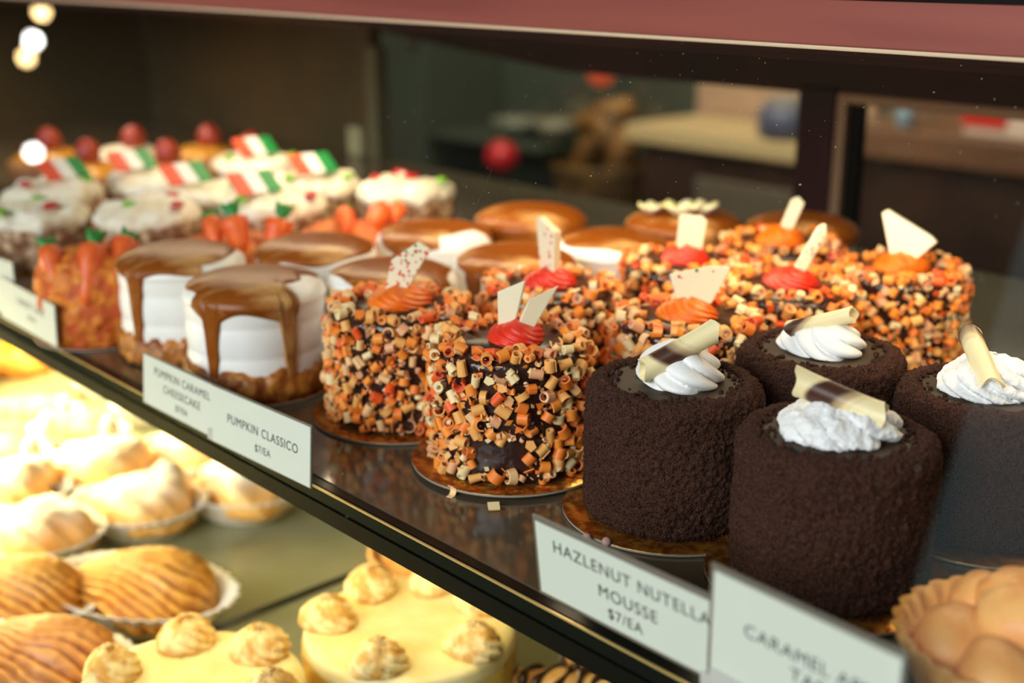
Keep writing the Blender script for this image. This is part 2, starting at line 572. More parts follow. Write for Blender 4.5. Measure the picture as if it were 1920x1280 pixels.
m_bcount = mat('pale counter top', lin(206, 178, 132), rough=.5)
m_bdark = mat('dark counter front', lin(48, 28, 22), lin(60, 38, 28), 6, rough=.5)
m_bgrey = mat('grey cabinet', lin(104, 92, 80), rough=.5)
m_bbeige = mat('beige wall panel', lin(172, 138, 112), rough=.7)
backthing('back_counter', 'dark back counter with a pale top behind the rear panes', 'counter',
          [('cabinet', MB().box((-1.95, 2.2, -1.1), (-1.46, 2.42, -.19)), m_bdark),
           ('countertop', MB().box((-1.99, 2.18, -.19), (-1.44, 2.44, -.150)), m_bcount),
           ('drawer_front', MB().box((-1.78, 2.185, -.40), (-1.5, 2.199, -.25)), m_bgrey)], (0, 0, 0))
backthing('wall_board', 'beige board standing behind the back counter, left of the dark rear post', 'board',
          [('panel', MB().box((-2.0, 2.45, -.30), (-1.5, 2.47, .08)), m_bbeige), ('frame', MB().box((-2.01, 2.47, -.30), (-1.49, 2.48, .09)), m_bdark)], (0, 0, 0))
t = thing('storage_jar', (-1.585, 2.25, -.150), 0, 'dull blue round jar on the pale back counter beside the rear post', 'jar')
MB().grid(rev([(.0005, 0), (.05, 0), (.064, .012), (.064, .055), (.05, .07), (.0005, .07)], 24)).build('jar_body', mat('dull blue', lin(86, 88, 112), rough=.4), t)
MB().grid(rev([(.05, .068), (.052, .08), (.03, .088), (.0005, .088)], 24)).build('lid', mat('grey lid', lin(120, 112, 112), rough=.4), t)
backthing('low_cabinet', 'brown low cabinet seen through the right hand rear pane', 'cabinet',
          [('cabinet_body', MB().box((-1.42, 2.2, -1.1), (-.5, 2.7, -.155)), m_bdark),
           ('cabinet_top', MB().box((-1.43, 2.18, -.155), (-.48, 2.72, -.097)), mat('brown worktop', lin(128, 90, 66), lin(110, 74, 54), 4, rough=.4)),
           ('backsplash', MB().box((-1.43, 2.68, -.097), (-.48, 2.7, .06)), mat('grey brown backsplash', lin(150, 122, 100), rough=.6))], (0, 0, 0))
t = thing('bottle', (-1.297, 2.23, -.097), 0, 'pale blue bottle on the brown low cabinet right of the rear post', 'bottle')
MB().grid(rev([(.0005, 0), (.016, 0), (.017, .01), (.017, .045), (.008, .058), (.007, .07), (.0005, .07)], 18)).build('bottle_body', mat('pale blue', lin(134, 160, 176), rough=.3), t)
MB().grid(rev([(.0085, .066), (.0085, .078), (.0005, .079)], 14)).build('cap', mat('white cap', lin(214, 214, 210), rough=.4), t)
backthing('carton', 'red and white carton on the brown cabinet at the far right', 'carton',
          [('box_body', MB().box((-1.17, 2.22, -.097), (-.96, 2.34, -.036)), mat('white carton', lin(226, 196, 176), rough=.6)),
           ('red_band', MB().box((-1.173, 2.215, -.080), (-1.085, 2.345, -.030)), mat('red carton', lin(214, 44, 28), rough=.5)),
           ('red_end', MB().box((-1.035, 2.212, -.094), (-.957, 2.345, -.050)), mat('red carton', lin(214, 44, 28), rough=.5))], (0, 0, 0))
t = thing('hanging_bauble', (-2.33, 2.10, -.260), 0, 'red round bauble hanging in the dark behind the left rear pane', 'bauble')
MB().grid(rev([(.0005, -.042)] + arc(0, 0, .042, -80, 80, 12) + [(.0005, .042)], 22)).build('ball', mat('red gloss', lin(196, 30, 40), rough=.3), t)
MB().grid(rev([(.008, .041), (.008, .05), (.0005, .051)], 12)).build('cap', m_olive, t)
MB().grid(tube_path([(0, 0, .05), (0, 0,  1.86)], .0015, 5)).build('string', m_cord, t)
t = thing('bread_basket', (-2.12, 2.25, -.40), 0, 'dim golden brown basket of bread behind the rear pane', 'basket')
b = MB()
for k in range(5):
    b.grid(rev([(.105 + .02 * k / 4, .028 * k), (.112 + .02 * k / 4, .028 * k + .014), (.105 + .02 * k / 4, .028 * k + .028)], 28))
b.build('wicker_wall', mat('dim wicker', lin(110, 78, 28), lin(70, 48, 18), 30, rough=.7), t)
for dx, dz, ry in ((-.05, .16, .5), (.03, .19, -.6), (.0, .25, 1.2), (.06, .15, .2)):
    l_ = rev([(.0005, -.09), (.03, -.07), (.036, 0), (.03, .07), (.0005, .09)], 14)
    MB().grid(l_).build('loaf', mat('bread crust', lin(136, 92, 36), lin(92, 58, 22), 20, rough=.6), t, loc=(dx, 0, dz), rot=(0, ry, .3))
backthing('basket_stand', 'dark stand under the bread basket behind the rear pane', 'stand',
          [('stand_top', MB().box((-2.28, 2.1, -.42), (-1.98, 2.4, -.40)), m_bdark), ('stand_body', MB().box((-2.25, 2.13, -1.1), (-2.01, 2.37, -.42)), m_bdark)], (0, 0, 0))
t = thing('heat_lamp', (-2.135, 2.25, -.05), 0, 'small dim orange red lamp hanging above the bread basket', 'lamp')
MB().grid(rev([(.0005, -.034)] + arc(0, 0, .034, -80, 80, 10) + [(.0005, .034)], 18)).build('bulb', mat('dim red bulb', lin(180, 60, 30), emit=(.8, .12, .04, 1), estr=.35), t)
MB().grid(tube_path([(0, 0, .03), (0, 0, 1.65)], .002, 5)).build('cord', m_cord, t)
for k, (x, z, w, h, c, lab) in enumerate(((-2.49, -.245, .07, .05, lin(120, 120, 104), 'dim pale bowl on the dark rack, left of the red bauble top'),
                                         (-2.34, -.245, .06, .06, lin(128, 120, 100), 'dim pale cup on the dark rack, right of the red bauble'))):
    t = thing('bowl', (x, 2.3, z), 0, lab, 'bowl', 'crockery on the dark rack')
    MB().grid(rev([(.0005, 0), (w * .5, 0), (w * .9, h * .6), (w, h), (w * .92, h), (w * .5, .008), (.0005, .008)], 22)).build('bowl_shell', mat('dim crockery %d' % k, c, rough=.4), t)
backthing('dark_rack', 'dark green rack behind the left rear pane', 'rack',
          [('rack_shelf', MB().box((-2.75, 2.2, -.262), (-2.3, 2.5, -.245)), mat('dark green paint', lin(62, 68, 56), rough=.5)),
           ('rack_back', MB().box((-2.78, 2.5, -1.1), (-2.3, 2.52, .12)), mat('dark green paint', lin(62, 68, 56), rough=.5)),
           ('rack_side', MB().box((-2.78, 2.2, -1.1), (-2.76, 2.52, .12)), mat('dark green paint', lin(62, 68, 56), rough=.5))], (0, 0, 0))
backthing('picture_board', 'dim brown board on the wall high behind the left rear post', 'board',
          [('panel', MB().box((-4.05, 3.15, -.11), (-3.7, 3.18, .0)), mat('dim brown board', lin(110, 84, 56), rough=.7)), ('frame', MB().box((-4.07, 3.18, -.13), (-3.68, 3.198, .02)), m_bdark)], (0, 0, 0))

# ------------------------------------------------------------------ cake building blocks
def cake_board(parent, R=.044, z=0., dx=0., dy=0.):
    mb = MB().grid(rev([(.0005, .0001), (R - .0002, .0001), (R, .0003), (R, .0012), (R - .0003, .0014), (.0005, .0014)], 72))
    me = mb.mesh('cake_board')
    me.materials.append(m_gold)
    me.materials.append(m_board_edge)
    mi = [1 if i // 72 in (1, 2) else 0 for i in range(len(me.polygons))]
    me.polygons.foreach_set('material_index', mi)
    return link('cake_board', me, None, parent, loc=(dx, dy, z))


def swirl(R, H, n=8, twist=1.0, amp=.2, seed=0, nv=30, nu=128, top=.12, rough=0., squash=1.0, lean=0.):
    """piped star swirl: ridges that wind round as they climb"""
    v = np.linspace(0, 1, nv)[:, None]
    u = ring_angles(nu)[None]
    prof = np.where(v < .12, .90 + .10 * np.sin(v / .12 * PI / 2), np.clip((1 - ((v - .12) / .88) ** 1.9), 0, 1) ** .62)
    prof = top * (1 - v) * 0 + np.maximum(prof, .02)
    ph = u + twist * 2.2 * v ** .8
    ridge = np.abs(np.cos(n * ph / 2)) ** .55 - .62
    ridge = np.where(ridge < -.3, ridge * 1.3, ridge)
    r = R * prof * (1 + amp * ridge * (1 - .5 * v ** 3)) * (1 + .05 * np.sin(u * 2 + seed) + .04 * np.sin(u * 3 + seed * 2.1))
    z = H * v + .0006 * np.sin(3 * u + seed) * (v > .1)
    x = r * np.sin(u) + lean * v
    y = -r * np.cos(u) * squash
    P = np.stack([x, y, z + 0 * u], 2)
    if rough:
        N = normals_of(P)
        q = P.reshape(-1, 3)
        nz = (vnoise(q, 190, seed) * .5 + vnoise(q, 420, seed + 3) * .45 + vnoise(q, 900, seed + 5) * .35).reshape(P.shape[:2])
        P = P + N * (nz * rough)[:, :, None]
        P[:, :, 2] = np.maximum(P[:, :, 2], 0)
    return MB().grid(P, capA=True, capB=True)


def roll_curl(L, r, seed, light=(.95, .80, .44), dark=(.070, .022, .012), mid=(.52, .17, .05), band=(.28, .62), skew=.5, turns=1.35):
    """rolled two tone chocolate cigarette along local X with a diagonal dark stripe"""
    ns, na = 46, 40
    s = np.linspace(0, 1, ns)
    a = np.linspace(0, turns * 2 * PI, na)
    th = .0007
    outer = np.zeros((ns, na, 3))
    inner = np.zeros((ns, na, 3))
    col = np.zeros((ns, na, 3))
    rng = np.random.default_rng(seed)
    for i, t in enumerate(s):
        flare = 1 + .10 * (abs(t - .5) * 2) ** 4
        for j, q in enumerate(a):
            rr = (r - .0011 * (1 - q / a[-1])) * flare
            endw = .0016 * math.sin(q * 1.0 + seed) + .0007 * math.sin(3 * q + seed * 2)
            x = (t - .5) * L + endw * (abs(t - .5) * 2) ** 6
            outer[i, j] = (x, rr * math.sin(q), rr * math.cos(q))
            inner[i, j] = (x, (rr - th) * math.sin(q), (rr - th) * math.cos(q))
            k = t + skew * math.sin(q + 1.2) * .5
            e0, e1 = band
            w = min(max((k - e0) / .05, 0), 1) * min(max((e1 - k) / .22, 0), 1)
            stri = .5 + .5 * math.sin(k * 60 + seed)
            c = np.array(light) * (1 - w) + (np.array(dark) * (w ** .7) + np.array(mid) * (1 - w ** .7)) * w
            if 0 < w < .9:
                c = c * (.88 + .24 * stri)
            col[i, j] = c
    mb = MB()
    mb.grid(outer, closed=False, col=col)
    mb.grid(inner[:, ::-1], closed=False, col=np.tile(np.array(light) * .95, (ns * na, 1)))
    for e in (0, ns - 1):
        rim = np.stack([outer[e], inner[e]], 0)
        mb.grid(rim, closed=False, col=light)
    for e in (0, na - 1):
        rim = np.stack([outer[:, e], inner[:, e]], 0)
        mb.grid(rim, closed=False, col=col[:, e].mean(0) * .5 + np.array(light) * .5)
    return mb


# ------------------------------------------------------------------ dark crumb mousse cakes
HB = .0575          # height of a cake top above its board


def crumb_body(seed):
    R = .0362
    prof = [(.0005, .0015), (R - .002, .0015), (R, .004), (R + .0003, HB * .5)] + arc(R - .0068, HB - .0068 + .0012, .0070, 0, 90, 8) + [(R - .0088, HB - .0002), (.0005, HB - .0012)]
    p, t = resample(prof[1:], .0006)
    P = rev(p, 380)
    N = normals_of(P)
    q = P.reshape(-1, 3)
    n1 = vnoise(q, 110, seed)
    n2 = vnoise(q, 420, seed + 1)
    n3 = vnoise(q, 1000, seed + 2)
    d = (.00055 * n1 + .0005 * n2 + .0009 * n3).reshape(P.shape[:2])
    inner = np.clip((np.hypot(P[:, :, 0], P[:, :, 1]) - (R - .0095)) / .002, 0, 1)
    inner = np.where(P[:, :, 2] > HB - .012, inner, 1)
    d = d * inner + .0004 * inner
    P = P + N * d[:, :, None]
    return MB().grid(P, capA=True, capB=True)


def mousse_cake(x, y, z, label, cream, curl, rz=0., seed=0, crumbs=0):
    t = thing('mousse_cake', (x, y, 0), facing(x, y), label, 'cake', 'dark crumb mousse cakes')
    cake_board(t, .046 if seed != 13 else .040, z)
    crumb_body(seed).build('crumb_coat', m_crumb, t, loc=(0, 0, z), rot=(0, 0, rz))
    # ganache disc with a ragged edge among the crumbs
    u = ring_angles(96)
    rr = .0278 + .0006 * np.sin(5 * u + seed) + .0005 * np.sin(11 * u + 2 * seed)
    g = np.zeros((4, 96, 3))
    for i, (k, h) in enumerate(((1.03, -.0022), (1.0, -.0002), (.9, .0001), (.02, .0002))):
        g[i, :, 0], g[i, :, 1], g[i, :, 2] = rr * k * np.sin(u), -rr * k * np.cos(u), HB + .0004 + h
    MB().grid(g, capB=True).build('ganache_top', m_ganache, t, loc=(0, 0, z))
    # loose crumbs scattered over the rim of the ganache
    rng = random.Random(seed * 7 + 1)
    mb = MB()
    for k in range(crumbs):
        a = rng.uniform(0, 2 * PI)
        r = .0290 - rng.random() ** 2.5 * .006
        s = rng.uniform(.0005, .0013)
        pts = rev([(.0001, 0), (s, s * .5), (s * .9, s * 1.1), (.0001, s * 1.6)], 6)
        pts = pts + np.array([r * math.sin(a), -r * math.cos(a), HB + .0003])
        mb.grid(pts)
    # loose grains standing out of the crumb coat
    oc = np.array([(1, 0, 0), (-1, 0, 0), (0, 1, 0), (0, -1, 0), (0, 0, 1), (0, 0, -1)], float)
    of = [(0, 2, 4), (2, 1, 4), (1, 3, 4), (3, 0, 4), (2, 0, 5), (1, 2, 5), (3, 1, 5), (0, 3, 5)]
    for k in range(4200):
        a = rng.gauss(0, 1.1)
        if rng.random() < .80:
            h, r = rng.uniform(.002, HB - .003), .0362 + rng.uniform(.0000, .0007)
        else:
            q = rng.uniform(0, PI / 2)
            a = rng.uniform(0, 2 * PI)
            h, r = HB - .0055 + .0066 * math.sin(q), .0294 + .0068 * math.cos(q) + .0003
        s_ = rng.uniform(.00022, .00060) * (1.6 if rng.random() < .06 else 1)
        E3 = np.array(Euler((rng.uniform(0, 6), rng.uniform(0, 6), rng.uniform(0, 6))).to_matrix())
        mb.add((oc * s_ * np.array([1, rng.uniform(.6, 1), rng.uniform(.6, 1)])) @ E3.T + np.array([r * math.sin(a), -r * math.cos(a), h]), of)
    if crumbs:
        c = mb.build('loose_crumbs', m_crumb, t, loc=(0, 0, z))
        tag(c, 'scattered dark crumbs', kind='stuff')
    w = cream.build('whipped_cream', curl.get('cm', m_cream), t, loc=(curl.get('cx', 0), curl.get('cy', 0), z + HB + .0004), rot=(0, 0, curl.get('crz', 0)))
    c = roll_curl(curl['L'], curl['r'], seed + 3, band=curl.get('band', (.28, .62)), skew=curl.get('skew', .5)).build('chocolate_curl', m_curl, t, attr=True)
    c.location = (curl['at'][0], curl['at'][1], z + HB + curl['at'][2])
    d = Vector(curl['dir']).normalized()
    xa = d
    ya = Vector((0, 0, 1)).cross(xa).normalized()
    za = xa.cross(ya)
    R3 = Matrix((xa, ya, za)).transposed() @ Matrix.Rotation(curl.get('spin', 0), 3, 'X')
    c.rotation_euler = R3.to_euler()
    return t


mousse_cake(-.3163, .3815, 0., 'dark crumb mousse cake behind the hazelnut card, its chocolate curl rising to the right', swirl(.0172, .0178, 7, .9, .26, 1),
            dict(L=.0335, r=.0050, at=(.001, -.0085, .0158), dir=(.83, .22, .46), spin=.4, band=(.24, .70), skew=.22, crz=.2, cx=.002), .3, 11, 240)
mousse_cake(-.2351, .3774, .0014, 'largest dark crumb mousse cake, in front, with ragged cream and a curl lying flat', swirl(.0208, .0142, 8, .5, .18, 4, rough=.0017),
            dict(L=.0335, r=.0054, at=(.000, -.003, .0142), dir=(.93, -.15, -.28), spin=2.2, band=(.26, .78), skew=.3, cm=m_cream_rough), 1.7, 12, 200)
mousse_cake(-.2975, .4588, .0014, 'dark crumb mousse cake at the back of its four, in front of orange shaving cakes', swirl(.0176, .0140, 7, .8, .26, 2, lean=.003),
            dict(L=.0285, r=.0040, at=(-.001, -.001, .0136), dir=(.93, .1, .27), spin=2.6, band=(.02, .44), skew=.4, crz=1.2), 3.0, 13, 160)
mousse_cake(-.2225, .4675, 0., 'dark crumb mousse cake farthest right, its curl end pointing at the viewer', swirl(.0200, .0150, 9, .9, .24, 5, rough=.0011),
            dict(L=.028, r=.0046, at=(-.0050, -.0075, .0140), dir=(.40, -.74, -.54), spin=1.0, band=(.05, .35), skew=.3, cm=m_cream_rough, crz=.6), 4.1, 14, 160)

# ------------------------------------------------------------------ cakes coated in orange chocolate shavings
PAL = [lin(250, 146, 46)[:3], lin(245, 128, 38)[:3], lin(247, 176, 92)[:3], lin(246, 194, 132)[:3], lin(250, 222, 164)[:3], lin(242, 94, 28)[:3], lin(238, 172, 122)[:3]]
PALW = [6, 5.5, 5, 4, 2.6, 2.4, 3]


def shaving_mb(kind, col, seed, mb=None, T=None):
    rng = random.Random(seed)
    mb = mb or MB()
    inner = tuple(min(1, c * 1.05 + .06) for c in col)
    if kind == 'flake':
        n = rng.choice((3, 4, 4, 5))
        r = rng.uniform(.0016, .0030)
        poly = [(r * rng.uniform(.75, 1.2) * math.cos(2 * PI * i / n + .3), r * rng.uniform(.6, 1.1) * math.sin(2 * PI * i / n + .3)) for i in range(n)]
        v, f = plate(poly, .0005)
        cc = np.tile(np.array(col), (len(v), 1))
    else:
        turns = {'roll': rng.uniform(1.05, 1.5), 'open': rng.uniform(.55, .8)}[kind]
        r = rng.uniform(.0020, .0027) * (1.15 if kind == 'open' else 1)
        L = rng.uniform(.0036, .0052) * (1 if kind == 'roll' else .8)
        na = int(14 * turns) + 4
        th = rng.uniform(.0004, .0007)
        taper = rng.uniform(-.25, .25)
        v, f, cc = [], [], []
        for e, t in enumerate((-.5, -.46, .46, .5)):
            k = (1 + taper * t) * (1 if e in (1, 2) else .97)
            for j in range(na):
                q = turns * 2 * PI * j / (na - 1)
                rr = (r - .0008 * j / na * (turns > 1)) * k
                v.append((t * L, rr * math.sin(q), rr * math.cos(q)))
                cc.append(col if e in (1, 2) else inner)
            for j in range(na):
                q = turns * 2 * PI * (na - 1 - j) / (na - 1)
                rr = (r - .0008 * (na - 1 - j) / na * (turns > 1) - th) * k
                v.append((t * L, rr * math.sin(q), rr * math.cos(q)))
                cc.append(inner)
        m = 2 * na
        for e in range(3):
            for j in range(m):
                f.append((e * m + j, e * m + (j + 1) % m, (e + 1) * m + (j + 1) % m, (e + 1) * m + j))
        for j in range(na - 1):
            f.append((j, j + 1, m - 2 - j, m - 1 - j))
            o = 3 * m
            f.append((o + m - 1 - j, o + m - 2 - j, o + j + 1, o + j))
        cc = np.array(cc)
    v = np.array(v)
    if T is not None:
        A = np.array(T)
        v = v @ A[:3, :3].T + A[:3, 3]
    mb.add(v, f, cc)
    return mb


SHAV = []
_r = random.Random(3)
for ci in range(len(PAL)):
    for k, kd in enumerate(('roll', 'roll', 'roll', 'open', 'flake')):
        me = shaving_mb(kd, PAL[ci], ci * 10 + k).mesh('chocolate_curl', smooth=False, attr=True)
        me.materials.append(m_shaving)
        SHAV.append((ci, kd, me))


def shard(parent, poly, thick, at, yaw=0., tilt=0., roll=0., specks=None, z=0., seed=0):
    R3 = Matrix.Rotation(yaw, 3, 'Z') @ Matrix.Rotation(tilt, 3, 'X') @ Matrix.Rotation(roll, 3, 'Y')
    v, f = plate([(a * .001, b * .001) for a, b in poly], thick)
    o = MB().add(v, f).build('chocolate_shard', m_shard, parent, smooth=False, bevel=.0004, loc=(at[0], at[1], at[2] + z))
    o.rotation_euler = R3.to_euler()
    if specks:
        rng = random.Random(seed)
        mb = {m_speck_r: MB(), m_speck_g: MB()}
        xs = [p[0] for p in poly]
        zs = [p[1] for p in poly]
        n = 0
        while n < specks:
            px, pz = rng.uniform(min(xs), max(xs)), rng.uniform(min(zs), max(zs))
            ins = False
            for i in range(len(poly)):
                (x1, z1), (x2, z2) = poly[i], poly[(i + 1) % len(poly)]
                if (z1 > pz) != (z2 > pz) and px < (x2 - x1) * (pz - z1) / (z2 - z1) + x1:
                    ins = not ins
            if not ins:
                continue
            n += 1
            s = rng.uniform(.0004, .0010)
            m = m_speck_g if rng.random() < .12 else m_speck_r
            P = rev([(s, 0), (s * .7, .0003), (.0001, .0004)], 7)
            Q = np.stack([P[:, :, 0] + px * .001, -P[:, :, 2] - thick / 2, P[:, :, 1] + pz * .001], 2)
            mb[m].grid(Q)
        for m, b in mb.items():
            if b.v:
                tag(b.build('sugar_specks', m, o), kind='stuff')
    return o


def shaving_cake(x, y, z, label, icing, shards, seed, rz_ros=0., boardR=.042, bare=None, ros=(0, 0), rosR=.0128, dense=1.0):
    t = thing('shaving_cake', (x, y, 0), facing(x, y), label, 'cake', 'orange chocolate shaving cakes')
    cake_board(t, boardR, z)
    R = .0345
    prof = [(.0005, .0014), (R, .0014), (R, .02)] + arc(R - .003, HB - .003, .003, 0, 90, 5) + [(R - .007, HB), (.0005, HB)]
    p, _ = resample(prof[1:], .002)
    P = rev(p, 90)
    N = normals_of(P)
    q = P.reshape(-1, 3)
    P = P + N * ((.0007 * vnoise(q, 130, seed)).reshape(P.shape[:2]) * (P[:, :, 2] < HB - .0005))[:, :, None]
    MB().grid(P, capA=True, capB=True).build('glazed_body', m_glaze, t, loc=(0, 0, z))
    MB().grid(rev([(R - .005, HB - .001), (R - .0055, HB + .0003), (.0005, HB + .0005)], 60), capB=True).build('glaze_top', m_glaze_top, t, loc=(0, 0, z))
    rng = random.Random(seed)
    spots = []
    tries = 0
    want = int(360 * dense)
    while len(spots) < want and tries < 9000:
        tries += 1
        if rng.random() < .8:
            d = rng.uniform(-PI, PI)
            h = rng.uniform(.0035, HB - .0015)
            pos = Vector((R * math.sin(d), -R * math.cos(d), h))
            nor = Vector((math.sin(d), -math.cos(d), .0))
            front = math.cos(d)
            if bare and abs(d - bare[0]) < bare[2] and abs(h - bare[1]) < bare[3]:
                continue
        else:
            d = rng.uniform(-PI, PI)
            r = R - abs(rng.gauss(0, .0042)) + .0005
            pos = Vector((r * math.sin(d), -r * math.cos(d), HB + .0004))
            nor = Vector((0, 0, 1))
            front = .25 + .6 * math.cos(d)
        if any((pos - s[0]).length < .0047 for s in spots):
            continue
        spots.append((pos, nor, front))
    order = sorted(range(len(spots)), key=lambda i: -spots[i][2])
    rest = MB()
    one = 0
    for i in order:
        pos, nor, front = spots[i]
        ci = rng.choices(range(len(PAL)), PALW)[0]
        tang = nor.cross(Vector((rng.gauss(0, 1), rng.gauss(0, 1), rng.gauss(0, 1)))).normalized()
        ax = (tang + nor * rng.choice((0, 0, 0, .25, .5, 1.6)) * rng.choice((-1, 1))).normalized()
        by = nor.cross(ax)
        if by.length < .1:
            by = tang
        by.normalize()
        bz = ax.cross(by)
        cand = [s for s in SHAV if s[0] == ci]
        _, kd, me = rng.choice(cand)
        A = Matrix((ax, by, bz)).transposed() @ Matrix.Rotation(rng.uniform(0, 2 * PI), 3, 'X')
        if kd == 'flake':
            A = Matrix((tang, nor, tang.cross(nor))).transposed() @ Matrix.Rotation(rng.gauss(0, .5), 3, 'X')
        T = Matrix.Translation(pos + nor * rng.uniform(.0010, .0026)) @ A.to_4x4() @ Matrix.Scale(rng.uniform(1.0, 1.28), 4)
        if one < 100:
            one += 1
            o = bpy.data.objects.new('chocolate_curl', me)
            COL.objects.link(o)
            o.parent = t
            o.matrix_local = Matrix.Translation((0, 0, z)) @ T
        else:
            shaving_mb(kd, PAL[ci], i, rest, T)
    # small broken bits between the curls
    for k in range(int(420 * dense)):
        d = rng.gauss(0, 1.3)
        h = rng.uniform(.003, HB)
        nor = Vector((math.sin(d), -math.cos(d), 0))
        if bare and abs(d - bare[0]) < bare[2] * .8 and abs(h - bare[1]) < bare[3] * .8:
            continue
        pos = nor * (R + rng.uniform(.0005, .003)) + Vector((0, 0, h))
        A = Euler((rng.uniform(0, 6), rng.uniform(0, 6), rng.uniform(0, 6))).to_matrix()
        T = Matrix.Translation(pos) @ A.to_4x4() @ Matrix.Scale(rng.uniform(.35, .7), 4)
        shaving_mb(rng.choice(('flake', 'flake', 'open')), PAL[rng.choice((0, 1, 2, 3, 4, 6))], k, rest, T)
    o = rest.build('curl_coating', m_shaving, t, smooth=False, attr=True, loc=(0, 0, z))
    tag(o, kind='stuff')
    swirl(rosR, .0105, 11, 1.1, .2, seed, nv=22, nu=110).build('icing_rosette', icing, t, loc=(ros[0], ros[1], z + HB + .0005), rot=(0, 0, rz_ros))
    for k, s in enumerate(shards):
        s = dict(s)
        s['at'] = (s['at'][0] + ros[0], s['at'][1] + ros[1], s['at'][2] + HB)
        s['poly'] = [(a * 1.18, b * 1.2) for a, b in s['poly']]
        s['thick'] *= 1.25
        shard(t, z=z, seed=seed + k, **s)
    return t


shaving_cake(-.4018, .3671, .0014, 'nearest orange shaving cake, red rosette holding two white chocolate pieces', m_icing_r,
             [dict(poly=[(-4.5, 0), (1.5, 0), (5.6, 18.5), (-5.2, 13.5)], thick=.0024, at=(-.003, -.001, .0065), yaw=-.25, tilt=-.12),
              dict(poly=[(-3.2, 0), (4, 0), (15.5, 15), (3.0, 10.5)], thick=.0026, at=(.003, -.003, .0068), yaw=.3, tilt=-.35)],
             21, boardR=.046, bare=(-.12, .016, .34, .0075), ros=(.003, -.001))
shaving_cake(-.487, .369, 0., 'orange shaving cake beside the white frosted cake, wide speckled chocolate piece in orange rosette', m_icing_o,
             [dict(poly=[(-6, 0), (3, 0), (13.5, 19), (8.5, 22), (-3, 14)], thick=.0024, at=(0, -.001, .0065), yaw=-.2, tilt=-.15, specks=46)],
             22, boardR=.046, rosR=.0155)
shaving_cake(-.463, .4513, 0., 'orange shaving cake with one tall upright chocolate piece in a red rosette', m_icing_r,
             [dict(poly=[(-3.5, 0), (4.5, 0), (3.5, 20), (-7, 25.5), (-8.5, 24)], thick=.0042, at=(.0, 0, .006), yaw=-.75, tilt=-.08, specks=14)],
             23, boardR=.038, rosR=.0135)
shaving_cake(-.3733, .4582, 0., 'orange shaving cake with a wide white chocolate fan in an orange rosette', m_icing_o,
             [dict(poly=[(-7, 0), (6.5, 0), (14.5, 14.5), (7, 15.5), (-10.5, 12)], thick=.0028, at=(.003, 0, .0075), yaw=.15, tilt=-.3, specks=4)],
             24, boardR=.038, rosR=.0138)
shaving_cake(-.376, .5463, 0., 'orange shaving cake with a slim leaning speckled chocolate stick in a red rosette', m_icing_r,
             [dict(poly=[(-3, 0), (2.6, 0), (13, 19), (12.6, 23.5), (9.5, 22)], thick=.0035, at=(.002, -.001, .0055), yaw=.3, tilt=-.1, specks=10)],
             25, boardR=.038, rosR=.0142, dense=.9)
shaving_cake(-.4494, .5469, 0., 'orange shaving cake with a blunt square chocolate piece in a red rosette, far back', m_icing_r,
             [dict(poly=[(-5.5, 0), (6.5, 0), (10, 14.5), (7.5, 17), (-2.5, 18)], thick=.0042, at=(.001, 0, .006), yaw=.35, tilt=-.25)],
             26, boardR=.038, rosR=.0135, dense=.9)
shaving_cake(-.4412, .6279, 0., 'farthest orange shaving cake, standing in front of the dark rear post', m_icing_o,
             [dict(poly=[(-3.2, 0), (3.2, 0), (9.5, 16), (6.5, 19), (3, 17.5)], thick=.003, at=(.001, 0, .006), yaw=.1, tilt=-.1)],
             27, boardR=.038, rosR=.0150, dense=.85)
shaving_cake(-.3553, .6214, 0., 'orange shaving cake at the far right back with a yellowish slanted chocolate wedge', m_icing_o,
             [dict(poly=[(-5, 0), (5.5, 0), (15, 10.5), (12, 13), (-9.5, 23), (-12, 21)], thick=.0034, at=(0, 0, .0055), yaw=-.25, tilt=-.15)],
             28, boardR=.038, rosR=.0152, dense=.9)

# loose shavings that fell on the shelf
for k, (x, y, rz, lab) in enumerate(((-.3895, .3205, .3, 'curved peach flake lying on the shelf at the gold board rim'), (-.3668, .3255, 1.0, 'square pale flake lying at the gold board rim, right of the curved one'))):
    if k == 0:
        mb = shaving_mb('open', PAL[3], 4)
    else:
        v, f = plate([(-.0026, -.0022), (.0024, -.0024), (.0027, .0022), (-.0024, .0024)], .0006, Matrix.Rotation(-PI / 2 + .35, 3, 'X'))
        mb = MB().add(v, f, PAL[4])
    o = mb.build('chocolate_flake', m_shaving, None, smooth=False, attr=True, loc=(x, y, .0021 if k == 0 else .0014), rot=(0, 0, rz))
    tag(o, lab, 'chocolate flake', 'fallen chocolate flakes')
for k, (x, y, lab) in enumerate(((-.3105, .3362, 'tiny round pale chip stuck by the board of the left mousse cake'), (-.3185, .3330, 'tiny rough pink chip half hidden by the hazelnut card'))):
    t_ = MB().grid(rev([(.0001, 0), (.0018, .0002), (.0021, .001), (.0012, .002), (.0001, .0022)], 12)).build('sugar_chip', mat('pale chip', lin(176, 140, 128), rough=.6), None, loc=(x, y, .0014), rot=(.9, .2, .3))
    tag(t_, lab, 'chip', 'tiny chips')

# ------------------------------------------------------------------ white frosted cakes with caramel
def frost_profile(R, H):
    pr = [(R - .001, .008)]
    z0, z1 = .008, H - .010
    for i in range(40):
        t = i / 39
        z = z0 + (z1 - z0) * t
        k = (t * 2.55) % 1.0
        pr.append((R - .0004 + .0011 * math.sin(PI * k) ** .6 - .0018 * max(0, t - .75) ** 1.0, z))
    r1 = pr[-1][0]
    pr += [(r1 + .001, H - .0085), (r1 - .0002, H - .005), (r1 - .003, H - .0025), (r1 - .008, H - .0006), (r1 - .018, H + .0006), (.0005, H + .0012)]
    return pr


